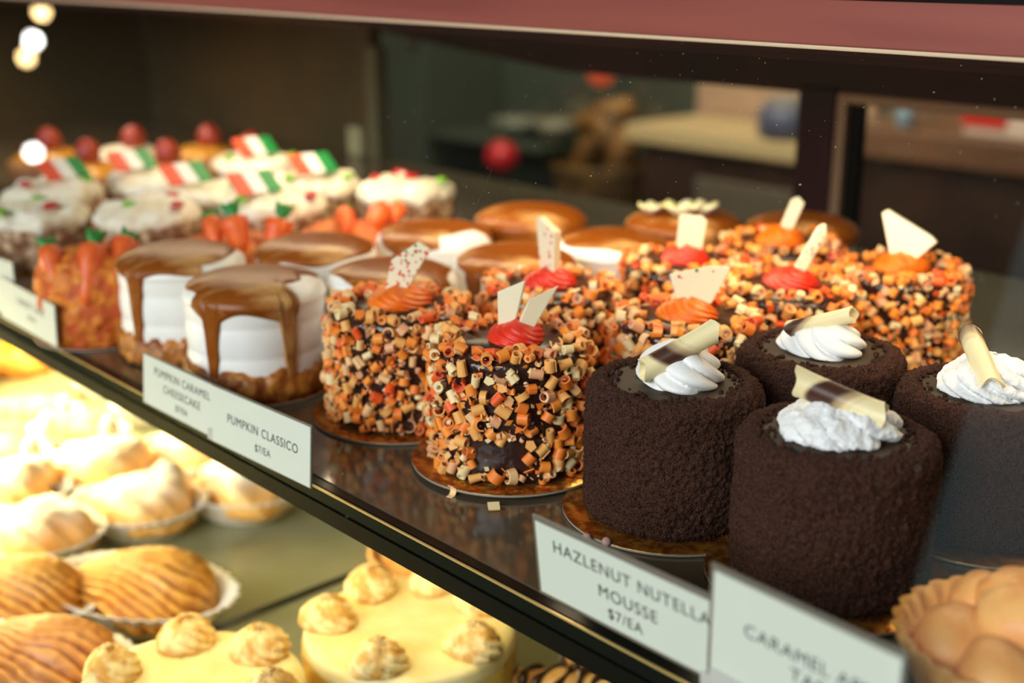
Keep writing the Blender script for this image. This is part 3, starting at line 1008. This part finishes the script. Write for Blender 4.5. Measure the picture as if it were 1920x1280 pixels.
def frosted_cake(x, y, label, drips, base, seed, R=.0375, H=.060, streak=1.0, knob=None):
    """drips: [(angle, extra length, half width)], base: sauce reach beyond the rim as function of angle"""
    t = thing('caramel_cake', (x, y, 0), facing(x, y), label, 'cake', 'white frosted caramel cakes')
    cake_board(t, R + (.005 if seed == 31 else -.001))
    p, s = resample(frost_profile(R, H), .0012)
    p = p[::-1]                                   # from the top centre outwards and down
    P = rev(p, 120)
    MB().grid(P[::-1], capA=True, capB=True).build('white_frosting', m_frost, t)
    # crumble ring round the foot
    n = 150
    u = ring_angles(n)
    rows = [(.001, -.006), (.0030, .001), (.0040, .0055), (.0036, .010), (.0028, .0145), (.0010, .0180), (-.003, .0180)]
    q = np.zeros((len(rows), n, 3))
    for i, (dr, h) in enumerate(rows):
        w = vnoise(np.stack([np.cos(u) * .04, np.sin(u) * .04, u * 0 + h], 1), 190, seed)
        w2 = vnoise(np.stack([np.cos(u) * .04, np.sin(u) * .04, u * 0 + h], 1), 420, seed + 1)
        r = R + dr + .0018 * w + .001 * w2
        q[i, :, 0], q[i, :, 1], q[i, :, 2] = r * np.sin(u), -r * np.cos(u), np.maximum(.0016, h + (.0022 * w + .0012 * w2) * (i > 1))
    MB().grid(q).build('crumble_base', m_crumble, t)
    # sauce that follows the frosting outward to a wavy edge with long drips
    d = np.r_[0, np.cumsum(np.hypot(*np.diff(p, axis=0).T))]
    n = 260
    u = np.linspace(-PI, PI, n, endpoint=False)
    reach = R * .93 + np.array([base(a) for a in u])
    for a, L, w in drips:
        dd = (u - a + PI) % (2 * PI) - PI
        reach = reach + L * np.exp(-np.abs(dd / w) ** 3.5) + .004 * np.exp(-(dd / (w * 2.6)) ** 2)
    reach = np.minimum(reach, d[-1] - .003)
    m = 46
    tt = np.linspace(0, 1, m) ** .8
    G = np.zeros((m + 2, n, 3))
    for i, k in enumerate(list(tt) + [1.004, 1.0]):
        dist = reach * min(k, 1.004)
        r = np.interp(dist, d, p[:, 0])
        z = np.interp(dist, d, p[:, 1])
        e = np.clip((1 - k) * reach / .0022, 0, 1) if i < m else np.zeros(n)
        th = .0013 * np.sqrt(e) + .0001
        if i == m + 1:
            th = th - .0012
        steep = np.clip((r - R * .70) / (R * .25), 0, 1)
        r2 = r + th * steep
        z2 = z + th * (1 - steep * .8)
        G[i, :, 0], G[i, :, 1], G[i, :, 2] = r2 * np.sin(u), -r2 * np.cos(u), z2
    MB().grid(G, capA=True).build('caramel_sauce', m_caramel, t)
    return t


rim = lambda a, s=0.: .0030 + .0018 * math.sin(3 * a + s) + .0012 * math.sin(5 * a + 2 * s)
P1 = lambda a: (.0105 if -1.0 < a < .62 else -.010 if .62 <= a < 1.6 else .001) + .0012 * math.sin(7 * a)
frosted_cake(-.578, .3405, 'nearest white frosted cake with two long caramel drips down its front', [(-.66, .036, .10), (.44, .046, .085)], P1, 31, R=.0372, H=.0600)
frosted_cake(-.6590, .3405, 'white frosted cake left of the nearest one, one caramel drip on its left side', [(-.80, .042, .12)], lambda a: (.005 if a < .3 else -.002) + .0015 * math.sin(4 * a), 32, R=.0360, H=.061)
frosted_cake(-.6290, .4146, 'white frosted cake in the second row behind the nearest one, broad caramel top', [(-.9, .012, .2)], lambda a: rim(a, 1), 33, H=.060, R=.0358)
frosted_cake(-.5495, .4116, 'white frosted cake half hidden behind the wide speckled chocolate piece', [(.9, .03, .12)], lambda a: rim(a, 2) - .003, 34, H=.0585, R=.0358)
frosted_cake(-.6110, .4921, 'white frosted cake in the third row with a bare white patch on its right', [(-.5, .016, .2)], lambda a: rim(a, 3) - (.013 if .1 < a < 1.3 else 0), 35, H=.060, R=.0358)
frosted_cake(-.5312, .4890, 'white frosted cake just left of the tall upright chocolate piece', [(-.7, .03, .12), (.75, .03, .16)], lambda a: rim(a, 4) - .002, 36, H=.058, R=.0358)
frosted_cake(-.605, .572, 'brown topped caramel cake at the back against the dark glass', [(-.3, .02, .5), (.6, .02, .4)], lambda a: rim(a, 5) + .008, 37, H=.062, R=.0358)
frosted_cake(-.5248, .5685, 'white frosted cake right behind the tall upright chocolate piece', [(1.2, .03, .14)], lambda a: rim(a, 6) - .004, 38, H=.057, R=.0358)
gc = frosted_cake(-.5350, .6480, 'caramel topped cake with pale yellow icing flowers at the back', [(-.6, .03, .3), (.3, .03, .5)], lambda a: rim(a, 7) + .008, 39, H=.059, R=.0375)
gd = frosted_cake(-.4800, .7050, 'plain caramel topped cake behind the flowers, beside the farthest shaving cake', [(0, .03, .6)], lambda a: rim(a, 8) + .01, 40, H=.056, R=.036)
for dx, dy, s in ((-.022, -.012, .8), (-.002, -.018, 1.15), (.012, -.010, 1.0)):
    mb = MB()
    for k in range(5):
        a = k * 2 * PI / 5 + dx * 40
        pet = rev([(.0005, -.0008), (.005 * s, 0), (.0045 * s, .0016), (.0005, .002)], 12)
        pet[:, :, 0] *= 1.3
        c, s_ = math.cos(a), math.sin(a)
        X = pet[:, :, 0] + .005 * s
        Z = pet[:, :, 2] + (pet[:, :, 0] + .005 * s) * .55
        mb.grid(np.stack([X * c - pet[:, :, 1] * s_, X * s_ + pet[:, :, 1] * c, Z], 2))
    mb.build('icing_flower', m_flowerw, gc, loc=(dx, dy, .062))


# ------------------------------------------------------------------ carrot cakes
def icing_carrot(parent, at, rot, L, r):
    P = rev([(.0003, 0), (r * .35, L * .05), (r * .6, L * .25), (r * .85, L * .6), (r, L * .85), (r * .8, L * .97), (.0003, L)], 18)
    P = P * (1 + .05 * np.sin(P[:, :, 2:3] * 900))
    o = MB().grid(P).build('icing_carrot', m_carrot, parent, loc=at, rot=rot)
    mb = MB()
    for k in (-.5, .1, .6):
        mb.grid(tube_path([(0, 0, 0), (.003 * k, .001, .005), (.010 * k, .0015, .0105)], [.0018, .0036, .0008], 8))
    mb.build('carrot_leaf', m_leafgreen, o, loc=(0, 0, L * .97))
    return o


def carrot_cake(x, y, label, seed, carrots, R=.0365, H=.054):
    t = thing('carrot_cake', (x, y, 0), facing(x, y), label, 'cake', 'orange crumb carrot cakes')
    cake_board(t, R + .003)
    p, _ = resample([(R, .0014), (R + .001, .02), (R - .001, H - .012), (R - .006, H - .004), (R - .014, H), (.0005, H + .001)], .0014)
    P = rev(p, 150)
    N = normals_of(P)
    q = P.reshape(-1, 3)
    dn = (.0016 * vnoise(q, 120, seed) + .0012 * vnoise(q, 300, seed + 1)).reshape(P.shape[:2])
    P = P + N * dn[:, :, None]
    P[:, :, 2] = np.maximum(P[:, :, 2], .0014)
    MB().grid(P, capA=True, capB=True).build('crumb_coat', m_nutorange, t)
    for at, rot, L, r in carrots:
        icing_carrot(t, at, rot, L, r * 1.05)
    return t


carrot_cake(-.7270, .3180, 'orange crumb carrot cake at the left end of the front row', 41,
            [((-.008, -.037, .028), (-.55, .25, 0), .040, .0085), ((.006, -.030, .036), (-.75, .55, 0), .036, .009), ((-.022, -.026, .034), (-.7, .1, .3), .030, .007)])
carrot_cake(-.7060, .4050, 'carrot cake whose three icing carrots show between the two front white cakes', 42,
            [((.004, -.026, .046), (-.45, -.25, 0), .026, .0085), ((.020, -.020, .042), (-.35, .35, 0), .027, .0085), ((-.012, -.018, .050), (-.9, -.2, 0), .022, .007)], H=.052)
carrot_cake(-.6850, .4780, 'carrot cake showing only its carrot tips in front of the nut coated cakes', 43,
            [((.014, -.012, .053), (-1.1, 1.0, 0), .026, .008), ((.0, -.02, .053), (-1.2, -.3, 0), .022, .007), ((.03, .004, .053), (-1.2, .8, 0), .02, .006)], H=.052)


# ------------------------------------------------------------------ nut coated cream cakes with tricolour wafers
def wafer(parent, at, rot, w=.034, h=.022):
    o = thing('wafer_flag', at)
    o.parent = parent
    o.rotation_euler = rot
    for k, (n, m) in enumerate((('red_stripe', m_wred), ('white_stripe', m_wwhite), ('green_stripe', m_wgreen))):
        x0 = -w / 2 + k * w / 3
        f = 1.0 if k != 1 else 1.2
        MB().box((x0, -.001, 0), (x0 + w / 3, .001, h)).build(n, m, o, smooth=False, bevel=.0003)
    return o


def nut_cake(x, y, label, seed, flag=None, bits=(), R=.0368, H=.060, cup=True):
    t = thing('cream_cake', (x, y, 0), facing(x, y), label, 'cake', 'nut coated cream cakes')
    u = ring_angles(72)
    cz = .020
    P = rev([(R * .86, .0008), (R * .98, cz * .5), (R * 1.03, cz), (R * 1.015, cz), (R * .97, cz * .5), (R * .84, .0016)], 144)
    P[:, :, :2] *= (1 + .022 * np.sign(np.sin(36 * ring_angles(144))))[None, :, None]
    MB().grid(P, capB=True).build('paper_cup', m_paper, t)
    p, _ = resample([(R * .84, .002), (R * .97, .010), (R, .03), (R * .98, H - .010), (R * .85, H - .006), (.0005, H - .006)], .002)
    P = rev(p, 100)
    N = normals_of(P)
    q = P.reshape(-1, 3)
    P = P + N * (.0016 * vnoise(q, 170, seed) + .0010 * vnoise(q, 360, seed)).reshape(P.shape[:2])[:, :, None]
    P[:, :, 2] = np.maximum(P[:, :, 2], .001)
    MB().grid(P, capA=True, capB=True).build('nut_coat', m_nutbrown, t)
    p, _ = resample([(R * .90, H - .011), (R * 1.0, H - .007), (R * .95, H - .002), (R * .8, H + .002), (R * .4, H + .004), (.0005, H + .0045)], .002)
    P = rev(p, 90)
    q = P.reshape(-1, 3)
    N = normals_of(P)
    P = P + N * (.0034 * vnoise(q, 80, seed + 5) + .0020 * vnoise(q, 170, seed + 6)).reshape(P.shape[:2])[:, :, None]
    MB().grid(P, capA=True, capB=True).build('cream_top', m_topcream, t)
    for k, (bx, by, kind) in enumerate(bits):
        n_, m = ('candied_cherry', m_cherry) if kind == 'r' else ('candied_citron', m_citron)
        B = rev([(.0003, 0), (.0042, .0008), (.0046, .0024), (.0028, .0042), (.0003, .0046)], 14)
        B[:, :, 0] *= 1.5
        MB().grid(B).build(n_, m, t, loc=(bx, by, H + .0028), rot=(0, 0, bx * 60))
    if flag:
        wafer(t, (flag[0], flag[1] - .010, H + .0075), flag[2])
    return t


FR = (-1.0, 0, .48)
for (x, y), lab, fl, bits in (
        ((-.8438, .3286), 'flagless nut coated cream cake at the left front, red and green bits on top', None, ((-.028, -.004, 'r'), (.012, -.016, 'r'), (-.02, -.026, 'g'), (.004, .012, 'g'))),
        ((-.7961, .3886), 'nut coated cream cake without a flag, second from left in the front row', None, ((.02, -.02, 'r'), (-.010, -.010, 'g'), (.018, .016, 'r'))),
        ((-.9232, .3779), 'leftmost cream cake with a tricolour wafer', (.012, -.004, FR), ((.024, -.01, 'g'), (-.02, -.016, 'r'))),
        ((-.9155, .4541), 'cream cake with tricolour wafer, second wafer from the left', (-.010, -.002, FR), ((.02, -.015, 'g'),)),
        ((-.8389, .4522), 'cream cake with tricolour wafer, third wafer from the left, straight above the carrots', (-.004, -.008, FR), ((.026, -.012, 'g'),)),
        ((-.7643, .4699), 'cream cake with tricolour wafer in front, lowest of all the wafers', (-.008, -.004, FR), ((.026, -.014, 'r'), (-.022, -.022, 'g'))),
        ((-.8148, .5383), 'rightmost cream cake with a tricolour wafer', (.004, -.006, FR), ((.026, -.02, 'g'), (-.018, -.02, 'g'))),
        ((-.7479, .576), 'flagless nut coated cream cake at the right end, against dark glass', None, ((.004, .006, 'r'), (.027, -.012, 'g'), (-.022, .004, 'r'), (-.004, .026, 'r'))),
        ((-.9215, .5573), 'cream cake with the highest tricolour wafer, near the strawberries', (.0, -.008, FR), ((.026, -.008, 'g'), (-.026, -.01, 'g')))):
    nut_cake(x, y, lab, int(abs(x) * 1000), fl, bits)


# ------------------------------------------------------------------ strawberry tarts at the far left
def berry_tart(x, y, label, seed, berry=(0, 0), cream=True):
    t = thing('strawberry_tart', (x, y, 0), facing(x, y), label, 'tart', 'strawberry tarts')
    R = .038
    P = rev([(R * .7, .0006), (R * .9, .012), (R * 1.02, .030), (R * .96, .031), (R * .9, .025), (.0005, .024)], 120)
    P[:, :, :2] *= (1 + .025 * np.cos(24 * ring_angles(120)))[None, :, None]
    MB().grid(P, capA=True).build('tart_shell', m_tartbrown, t)
    P = rev([(R * .92, .024), (R * .88, .034), (R * .6, .040), (.0005, .043)], 40)
    MB().grid(P).build('peach_glaze' if not cream else 'cream_filling', m_goldfruit if not cream else m_topcream, t)
    B = rev([(.0004, 0), (.008, .001), (.0125, .007), (.0115, .015), (.006, .0225), (.0004, .025)], 20)
    MB().grid(B).build('strawberry', m_berry, t, loc=(berry[0], berry[1], .040), rot=(.3, .2 * (seed % 3 - 1), 0))
    return t


for k, ((x, y), lab, cr) in enumerate((((-1.2347, .5027), 'strawberry tart farthest left, orange tinted berry', False), ((-1.1331, .4943), 'strawberry tart whose berry leans beside the lowest mirrored bulb', False),
                                      ((-1.1954, .5688), 'strawberry tart with the tallest reddest berry', True), ((-1.081, .5512), 'golden peach tart with a low berry in the middle', False),
                                      ((-1.1523, .6329), 'strawberry tart fourth from the left in the back, dull berry', False), ((-1.0753, .6334), 'strawberry tart farthest right, just above the highest wafer', True))):
    berry_tart(x, y, lab, k, (.004, -.004), cr)

# ------------------------------------------------------------------ caramel apple tart, bottom right
at = thing('apple_tart', (-.1440, .3470, 0), facing(-.144, .347), 'glazed apple tart with fluted pastry rim beside the caramel apple card', 'tart')
R = .0385
P = rev([(R * .72, .0008), (R * .80, .006), (R * .95, .020), (R * 1.03, .0265), (R * .98, .0275), (R * .9, .021), (R * .5, .020), (.0005, .020)], 168)
P[:, :, :2] *= (1 + .020 * np.sign(np.cos(28 * ring_angles(168))) * np.clip((P[:, :, 2] - .004) / .01, 0, 1))[:, :, None]
MB().grid(P, capA=True).build('pastry_shell', m_crust, at)
rng = random.Random(9)
for k, (a, r, s, h) in enumerate(((0, 0, 1.25, .030), (-1.3, .021, 1.15, .021), (-.3, .023, 1.1, .021), (.7, .022, 1.1, .021), (1.7, .021, 1.1, .024), (2.7, .021, 1.1, .024), (3.8, .021, 1.15, .023), (2.2, .008, 1.1, .036), (-2.6, .009, 1., .032))):
    P = rev([(.0003, -.007), (.008, -.005), (.0115, .0), (.0105, .006), (.006, .0095), (.0003, .0105)], 28)
    P[:, :, 0] *= 1.15
    q = P.reshape(-1, 3)
    P = P + normals_of(P) * (.0014 * vnoise(q, 110, k)).reshape(P.shape[:2])[:, :, None]
    MB().grid(P * s).build('apple_piece', m_apple, at, loc=(r * math.sin(a), -r * math.cos(a), h), rot=(rng.uniform(-.2, .2), rng.uniform(-.2, .2), rng.uniform(0, 3)))


# ------------------------------------------------------------------ price cards
def price_card(name_label, bl, w, h, lean, lines, rise=0., rim=.0017, yaw=0., clip=None, skew=0.):
    """bl: bottom left corner; lean: top tips away from the customer; rise: right end higher; lines: (text, size, x, z)"""
    t = thing('price_card', bl, 0, name_label, 'price card', 'price cards along the shelf edge')
    t.rotation_euler = (Euler((0, -rise, yaw)).to_matrix() @ Matrix.Rotation(-lean, 3, 'X')).to_euler()
    MB().box((0, 0, 0), (w, .0010, h)).build('acrylic_sleeve', m_acrylic, t, smooth=False, bevel=.0003)
    MB().box((rim, -.0003, rim), (w - rim * .7, 0, h - rim * 1.2)).build('paper_insert', m_tagpaper, t, smooth=False)
    for body, size, x, z in lines:
        me = text_mesh(body, size, bold=.00003)
        link('printed_text', me, m_ink, t, loc=(x, -.00036, z), rot=(PI / 2, 0, 0))
    if clip:
        for (x, z, cw, ch) in clip:
            MB().box((x, -.0016, z), (x + cw, .0022, z + ch)).build('clip', m_clip, t, smooth=False, bevel=.0005)
    return t


price_card('hazelnut mousse price card standing in front of the left dark mousse cake', (-.2905, .2795, .0076), .086, .0325, math.radians(-7),
           [('HAZLENUT NUTELLA', .0066, .0445, .0232), ('MOUSSE', .0066, .0440, .0143), ('$7/EA', .0058, .0425, .0068)], rise=.00, clip=[(.075, -.003, .012, .0065)])
price_card('caramel apple tart price card overlapping the hazelnut card, blurred at the bottom right', (-.2096, .2735, .0142), .0655, .0395, math.radians(-3),
           [('CARAMEL APPLE', .0062, .0385, .0225), ('TART', .0062, .0385, .0158)], rise=-.03, clip=[(.002, -.002, .013, .006)])
price_card('right half of the joined pair of price cards, before the nearest frosted cake', (-.5225, .2790, -.0022), .0862, .0292, math.radians(5),
           [('PUMPKIN CLASSICO', .0062, .0455, .0155), ('$7/EA', .0050, .0465, .0072)], rise=.03, rim=.0006)
price_card('left half of the joined pair of price cards, three text lines, under the frosted cakes', (-.6000, .2815, -.0032), .0795, .0280, math.radians(5),
           [('PUMPKIN CARAMEL', .0060, .042, .0205), ('CHEESECAKE', .0060, .042, .0130), ('$7/EA', .0046, .042, .0060)], rise=.01, rim=.0006, clip=[(.0705, -.0005, .014, .0055)])
price_card('pale price card at the left end of the shelf before the carrot cake', (-.7900, .2800, .0045), .0850, .0270, math.radians(2),
           [('CARROT CAKE', .0056, .048, .0175), ('$7/EA', .0044, .05, .0100)], rise=-.02, rim=.0006)
price_card('tall blank looking price card partly behind the leftmost card', (-.8500, .2835, .0040), .080, .0390, 0., [], rise=0., rim=.0006)


# ------------------------------------------------------------------ the lower shelf
LZ = -.1902


def paper_boat(parent, a, b, h, n=40, flare=1.12):
    m = n * 4
    u = ring_angles(m)
    pl = 1 + .018 * np.sign(np.sin(n * u))
    rows = [(.70, .0006, 0), (.86, h * .35, .6), (1.0, h * .85, 1), (flare, h, 1), (flare * .985, h + .0004, 1), (.98, h * .85, 1), (.84, h * .36, .6), (.68, .0014, 0)]
    P = np.zeros((len(rows), m, 3))
    for i, (k, z, w) in enumerate(rows):
        q = 1 + (pl - 1) * w
        P[i, :, 0], P[i, :, 1], P[i, :, 2] = a * k * q * np.sin(u), -b * k * q * np.cos(u), z
    return MB().grid(P, capB=True).build('paper_cup', m_paper, parent)


def shell_mb(a, b, h, seed, ridges=9, light=lin(240, 184, 84)[:3], dark=lin(150, 78, 22)[:3], amp=.0042, sugar=0.):
    """layered shell pastry: fan of ridges spreading from one end, fat at the other"""
    nu, nv = 150, 70
    u = ring_angles(nu)
    v = np.linspace(0.01, 1, nv)[:, None]
    r = np.sin(v * PI / 2)
    zz = np.cos(v * PI / 2) ** .62
    x = r * np.sin(u)[None] * a
    y = -r * np.cos(u)[None] * b
    taper = 1 - .30 * np.clip(-x / a, -1, 1)
    y = y * taper
    z = h * zz * (1 - .25 * np.clip(-x / a, -.6, 1))
    ang = np.arctan2(y + .15 * b, x + 1.45 * a) * 2.6 + .35 * vnoise(np.stack([x, y, z], 2).reshape(-1, 3), 45, seed).reshape(x.shape) * .35 + z / h * .45
    ph = ang * ridges / 1.7
    saw = (ph - np.floor(ph))
    rg = np.where(saw < .8, saw / .8, (1 - saw) / .2)
    P = np.stack([x, y, z + .004], 2)
    N = normals_of(P)
    fine = vnoise(P.reshape(-1, 3), 260, seed).reshape(x.shape)
    P = P + N * ((rg - .5) * amp + .0004 * fine)[:, :, None]
    P[:, :, 2] = np.maximum(P[:, :, 2], .002)
    if sugar:
        P = P + N * (.0065 * vnoise(P.reshape(-1, 3), 48, seed).reshape(x.shape) * np.clip(v * 4, 0, 1))[:, :, None]
        P[:, :, 2] = np.maximum(P[:, :, 2], .002)
    w = np.clip(rg * .75 + .25 * fine + .1, 0, 1)[:, :, None]
    col = np.array(dark) * (1 - w) + np.array(light) * w
    if sugar:
        s = np.clip(sugar * (np.clip(N[:, :, 2:3], 0, 1) ** 1.6 * 1.25) * (.75 + .5 * vnoise(P.reshape(-1, 3), 70, seed + 4).reshape(x.shape)[:, :, None]), 0, 1)
        col = col * (1 - s) + np.array(lin(250, 244, 226)[:3]) * s
    return MB().grid(P, capA=True, capB=True, col=col)


def shell_pastry(x, y, rz, label, a, b, h, seed, sugar=0., group='golden layered shell pastries', name='shell_pastry', cup=.024, lift=.006, **k):
    t = thing(name, (x, y, LZ), rz, label, 'pastry', group)
    paper_boat(t, a * (1.15 if sugar else 1.2), b * (1.22 if sugar else 1.14), cup)
    shell_mb(a * .98, b, h, seed, sugar=sugar, **k).build('layered_shell', m_sfog, t, attr=True, loc=(0, 0, lift))
    return t


RZ = math.atan2(RGT.y, RGT.x)
shell_pastry(-.7060, .3160, RZ - .35, 'golden ridged shell pastry alone in a white paper cup, nearest the cream cakes', .053, .034, .034, 3)
shell_pastry(-.7560, .2500, RZ - .30, 'golden ridged shell pastry cut by the left frame edge, second from the front', .050, .034, .032, 4)
shell_pastry(-.6620, .2260, RZ - .35, 'deep brown ridged shell pastry in the lower left corner', .056, .036, .036, 5, light=lin(222, 156, 76)[:3], dark=lin(128, 62, 22)[:3])
for k, (x, y, r, lab) in enumerate(((-.9150, .3850, -.1, 'sugar dusted shell pastry in the back row, left of the tallest one'), (-.8950, .4580, .1, 'tallest sugar dusted shell pastry at the back of its cluster'),
                                   (-.8300, .3780, -.2, 'sugar dusted shell pastry in the middle of the front row'), (-.8050, .4520, -.3, 'sugar dusted shell pastry on the right in a wide white cup under the price card'),
                                   (-.8350, .3000, -.3, 'sugar dusted shell pastry in front on the left, right above the golden ones'), (-.9220, .3120, -.2, 'sugar dusted shell pastry at the left frame edge in the back'))):
    shell_pastry(x, y, RZ + r, lab, .041, .033, .036, 50 + k, sugar=1.15, group='sugar dusted shell pastries', amp=.0012, ridges=4, light=lin(250, 206, 120)[:3], dark=lin(226, 162, 70)[:3])


def cannoli(x, y, rz, label, seed):
    t = thing('cannoli', (x, y, LZ), rz, label, 'pastry', 'chocolate chip cannoli')
    t.scale = (.76, .76, .76)
    paper_boat(t, .052, .034, .020, flare=1.2)
    ax = Matrix.Rotation(PI / 2, 3, 'Y')
    P = rev([(.013, -.036), (.0165, -.034), (.0175, -.01), (.0175, .01), (.0165, .034), (.013, .036)], 40)
    q = P.reshape(-1, 3)
    P = P + normals_of(P) * (.0010 * vnoise(q, 150, seed)).reshape(P.shape[:2])[:, :, None]
    P = P[:, :, [2, 1, 0]]
    MB().grid(P).build('fried_shell', m_shell, t, loc=(0, 0, .022))
    rng = random.Random(seed)
    for s in (-1, 1):
        B = rev([(.013, 0), (.0165, .003), (.015, .010), (.009, .014), (.0003, .0155)], 30)
        B = B[:, :, [2, 1, 0]] * np.array([s, 1, 1])
        c = MB().grid(B).build('cream_filling', m_topcream, t, loc=(s * .034, 0, .022))
        for k in range(7):
            a, r = rng.uniform(0, 6.28), rng.uniform(.002, .013)
            C_ = rev([(.0002, 0), (.0024, .0006), (.0018, .0024), (.0002, .0034)], 10)
            MB().grid(C_).build('chocolate_chip', m_chip, c, loc=(s * (.0155 - r * .55), r * math.cos(a), r * math.sin(a)), rot=(0, s * 1.3, a))
    return t


for k, (x, y, r, lab) in enumerate(((-1.0950, .4020, .15, 'chocolate chip cannoli in the row at the left frame edge, farthest back'), (-1.0250, .4180, -.25, 'chocolate chip cannoli whose dark chips face the viewer'),
                                   (-1.0200, .3450, -.2, 'chocolate chip cannoli in front at the left frame edge'))):
    cannoli(x, y, RZ + r, lab, 70 + k)
for k, (x, y, lab) in enumerate(((-1.0400, .4950, 'pale cream puff in a paper cup behind the cannoli, left'), (-.9900, .5500, 'pale cream puff in a paper cup under the joined price cards'), (-1.1300, .5000, 'pale cream puff farthest back on the lower shelf'))):
    t = thing('cream_puff', (x, y, LZ), RZ, lab, 'pastry', 'pale cream puffs')
    t.scale = (.82, .82, .82)
    paper_boat(t, .040, .036, .022, flare=1.15)
    P = rev([(.024, .004), (.031, .016), (.030, .030), (.020, .044), (.0004, .050)], 60)
    q = P.reshape(-1, 3)
    P = P + normals_of(P) * (.0022 * vnoise(q, 90, k)).reshape(P.shape[:2])[:, :, None]
    MB().grid(P).build('choux_bun', m_palecream, t)
for k, (x, y, lab) in enumerate(((-1.2600, .4650, 'bright yellow glazed tart at the left end of the lower shelf'), (-1.2300, .3850, 'bright yellow glazed tart before the first one at the left end'), (-1.1900, .5450, 'bright yellow glazed tart under the left price cards'))):
    t = thing('lemon_tart', (x, y, LZ), RZ, lab, 'tart', 'yellow glazed tarts')
    P = rev([(.028, .0008), (.034, .012), (.039, .028), (.037, .029), (.034, .024), (.0005, .024)], 96)
    P[:, :, :2] *= (1 + .02 * np.cos(24 * ring_angles(96)))[None, :, None]
    MB().grid(P, capA=True).build('tart_shell', m_crust, t)
    MB().grid(rev([(.0345, .024), (.030, .030), (.015, .033), (.0005, .034)], 48)).build('yellow_glaze', m_yellowfruit, t)


def rosette_cake(x, y, label, seed, R=.058, H=.060, angs=(49, 112, 161, 209, 262, 338)):
    t = thing('rosette_cake', (x, y, LZ), facing(x, y), label, 'cake', 'cream cakes with rosettes')
    cake_board(t, R + .002)
    p, _ = resample([(R * .985, .0015), (R, .004), (R * 1.0, H - .010), (R * .99, H - .009)], .002)
    P = rev(p, 120)
    q = P.reshape(-1, 3)
    P = P + normals_of(P) * (.0009 * vnoise(q, 120, seed)).reshape(P.shape[:2])[:, :, None]
    MB().grid(P).build('yellow_side', m_yellowcake, t)
    p, _ = resample([(R * .98, H - .012), (R * 1.005, H - .008), (R * .985, H - .002), (R * .93, H), (.0005, H)], .002)
    P = rev(p, 120)
    MB().grid(P, capB=True).build('cream_top', m_palecream, t)
    for k, a in enumerate(math.radians(q) for q in angs):
        o = swirl(.0150, .0165, 9, 1.0, .16, seed + k, nv=26, nu=90, rough=.0006).build('cream_rosette', m_dustcream, t, loc=(R * .76 * math.sin(a), -R * .76 * math.cos(a), H - .0004), rot=(0, 0, k * 1.3))
        cr = MB()
        rng = random.Random(seed * 9 + k)
        for j in range(110):
            b, rr = rng.uniform(0, 6.28), abs(rng.gauss(0, .0062))
            zz = .0168 * max(0, 1 - (rr / .0150) ** 1.9) ** .9
            s = rng.uniform(.0004, .0010)
            cr.grid(rev([(.0001, 0), (s, s * .6), (.0001, s * 1.3)], 6) + np.array([rr * math.sin(b), -rr * math.cos(b), zz]))
        tag(cr.build('crumb_dusting', m_dustcream, o), kind='stuff')
    return t


rosette_cake(-.4960, .3770, 'round pale cream cake with six rosettes standing alone under the shelf edge', 81, R=.0595)
rosette_cake(-.5220, .2555, 'round pale cream cake with rosettes cut by the lower frame edge', 82, R=.0590, angs=(60, 122, 179, 238, 300, 0))

# orange tart showing below the shelf edge
t = thing('custard_tart', (-.6020, .4880, LZ), 0, 'round orange custard tart half hidden under the shelf edge', 'tart')
P = rev([(.040, .0008), (.046, .012), (.051, .030), (.048, .031), (.045, .026), (.0005, .026)], 128)
P[:, :, :2] *= (1 + .016 * np.cos(32 * ring_angles(128)))[None, :, None]
MB().grid(P, capA=True).build('tart_shell', m_crust, t)
MB().grid(rev([(.0455, .0262), (.040, .029), (.02, .030), (.0005, .030)], 60)).build('custard', m_custard, t)


def drizzled_log(x, y, rz, label, seed, L=.085, r=.020):
    t = thing('eclair', (x, y, LZ), rz, label, 'pastry', 'chocolate drizzled pastry logs')
    n, m = 60, 40
    s = np.linspace(0, 1, n)
    P = np.zeros((n, m, 3))
    u = ring_angles(m)
    for i, k in enumerate(s):
        w = r * (1 - abs(2 * k - 1) ** 4) ** .5 * (1 + .06 * math.sin(k * 19 + seed)) + .0004
        P[i, :, 0], P[i, :, 1], P[i, :, 2] = (k - .5) * L, w * np.sin(u), r + w * np.cos(u) * .95
    MB().grid(P, capA=True, capB=True).build('choux_log', mat('log pastry', lin(226, 176, 98), lin(190, 128, 58), 50, rough=.5), t)
    mb = MB()
    for k in range(8):
        x0 = (-.42 + .84 * k / 7) * L
        pts, rr = [], []
        for j in range(22):
            a = -1.35 + 2.7 * j / 21
            xx = x0 + .006 * math.sin(a * 1.3) + .002 * math.sin(k * 2 + a * 3)
            kx = min(max(xx / L + .5, .02), .98)
            w = r * (1 - abs(2 * kx - 1) ** 4) ** .5 + .0006
            pts.append((xx, w * math.sin(a), r + w * math.cos(a) * .95))
            rr.append(.0022 + .0008 * math.sin(j * .7 + k))
        mb.grid(tube_path(pts, rr, 8), capA=True, capB=True)
    mb.build('chocolate_drizzle', m_choc, t)
    return t


drizzled_log(-.4230, .4850, RZ - .15, 'chocolate drizzled pastry log nearest the hazelnut card underside', 91)
drizzled_log(-.4330, .4290, RZ - .1, 'chocolate drizzled pastry log at the bottom frame edge beside the cream cake', 92, r=.018)
drizzled_log(-.3780, .4420, RZ - .2, 'chocolate drizzled pastry log at the bottom right under the clip', 93)
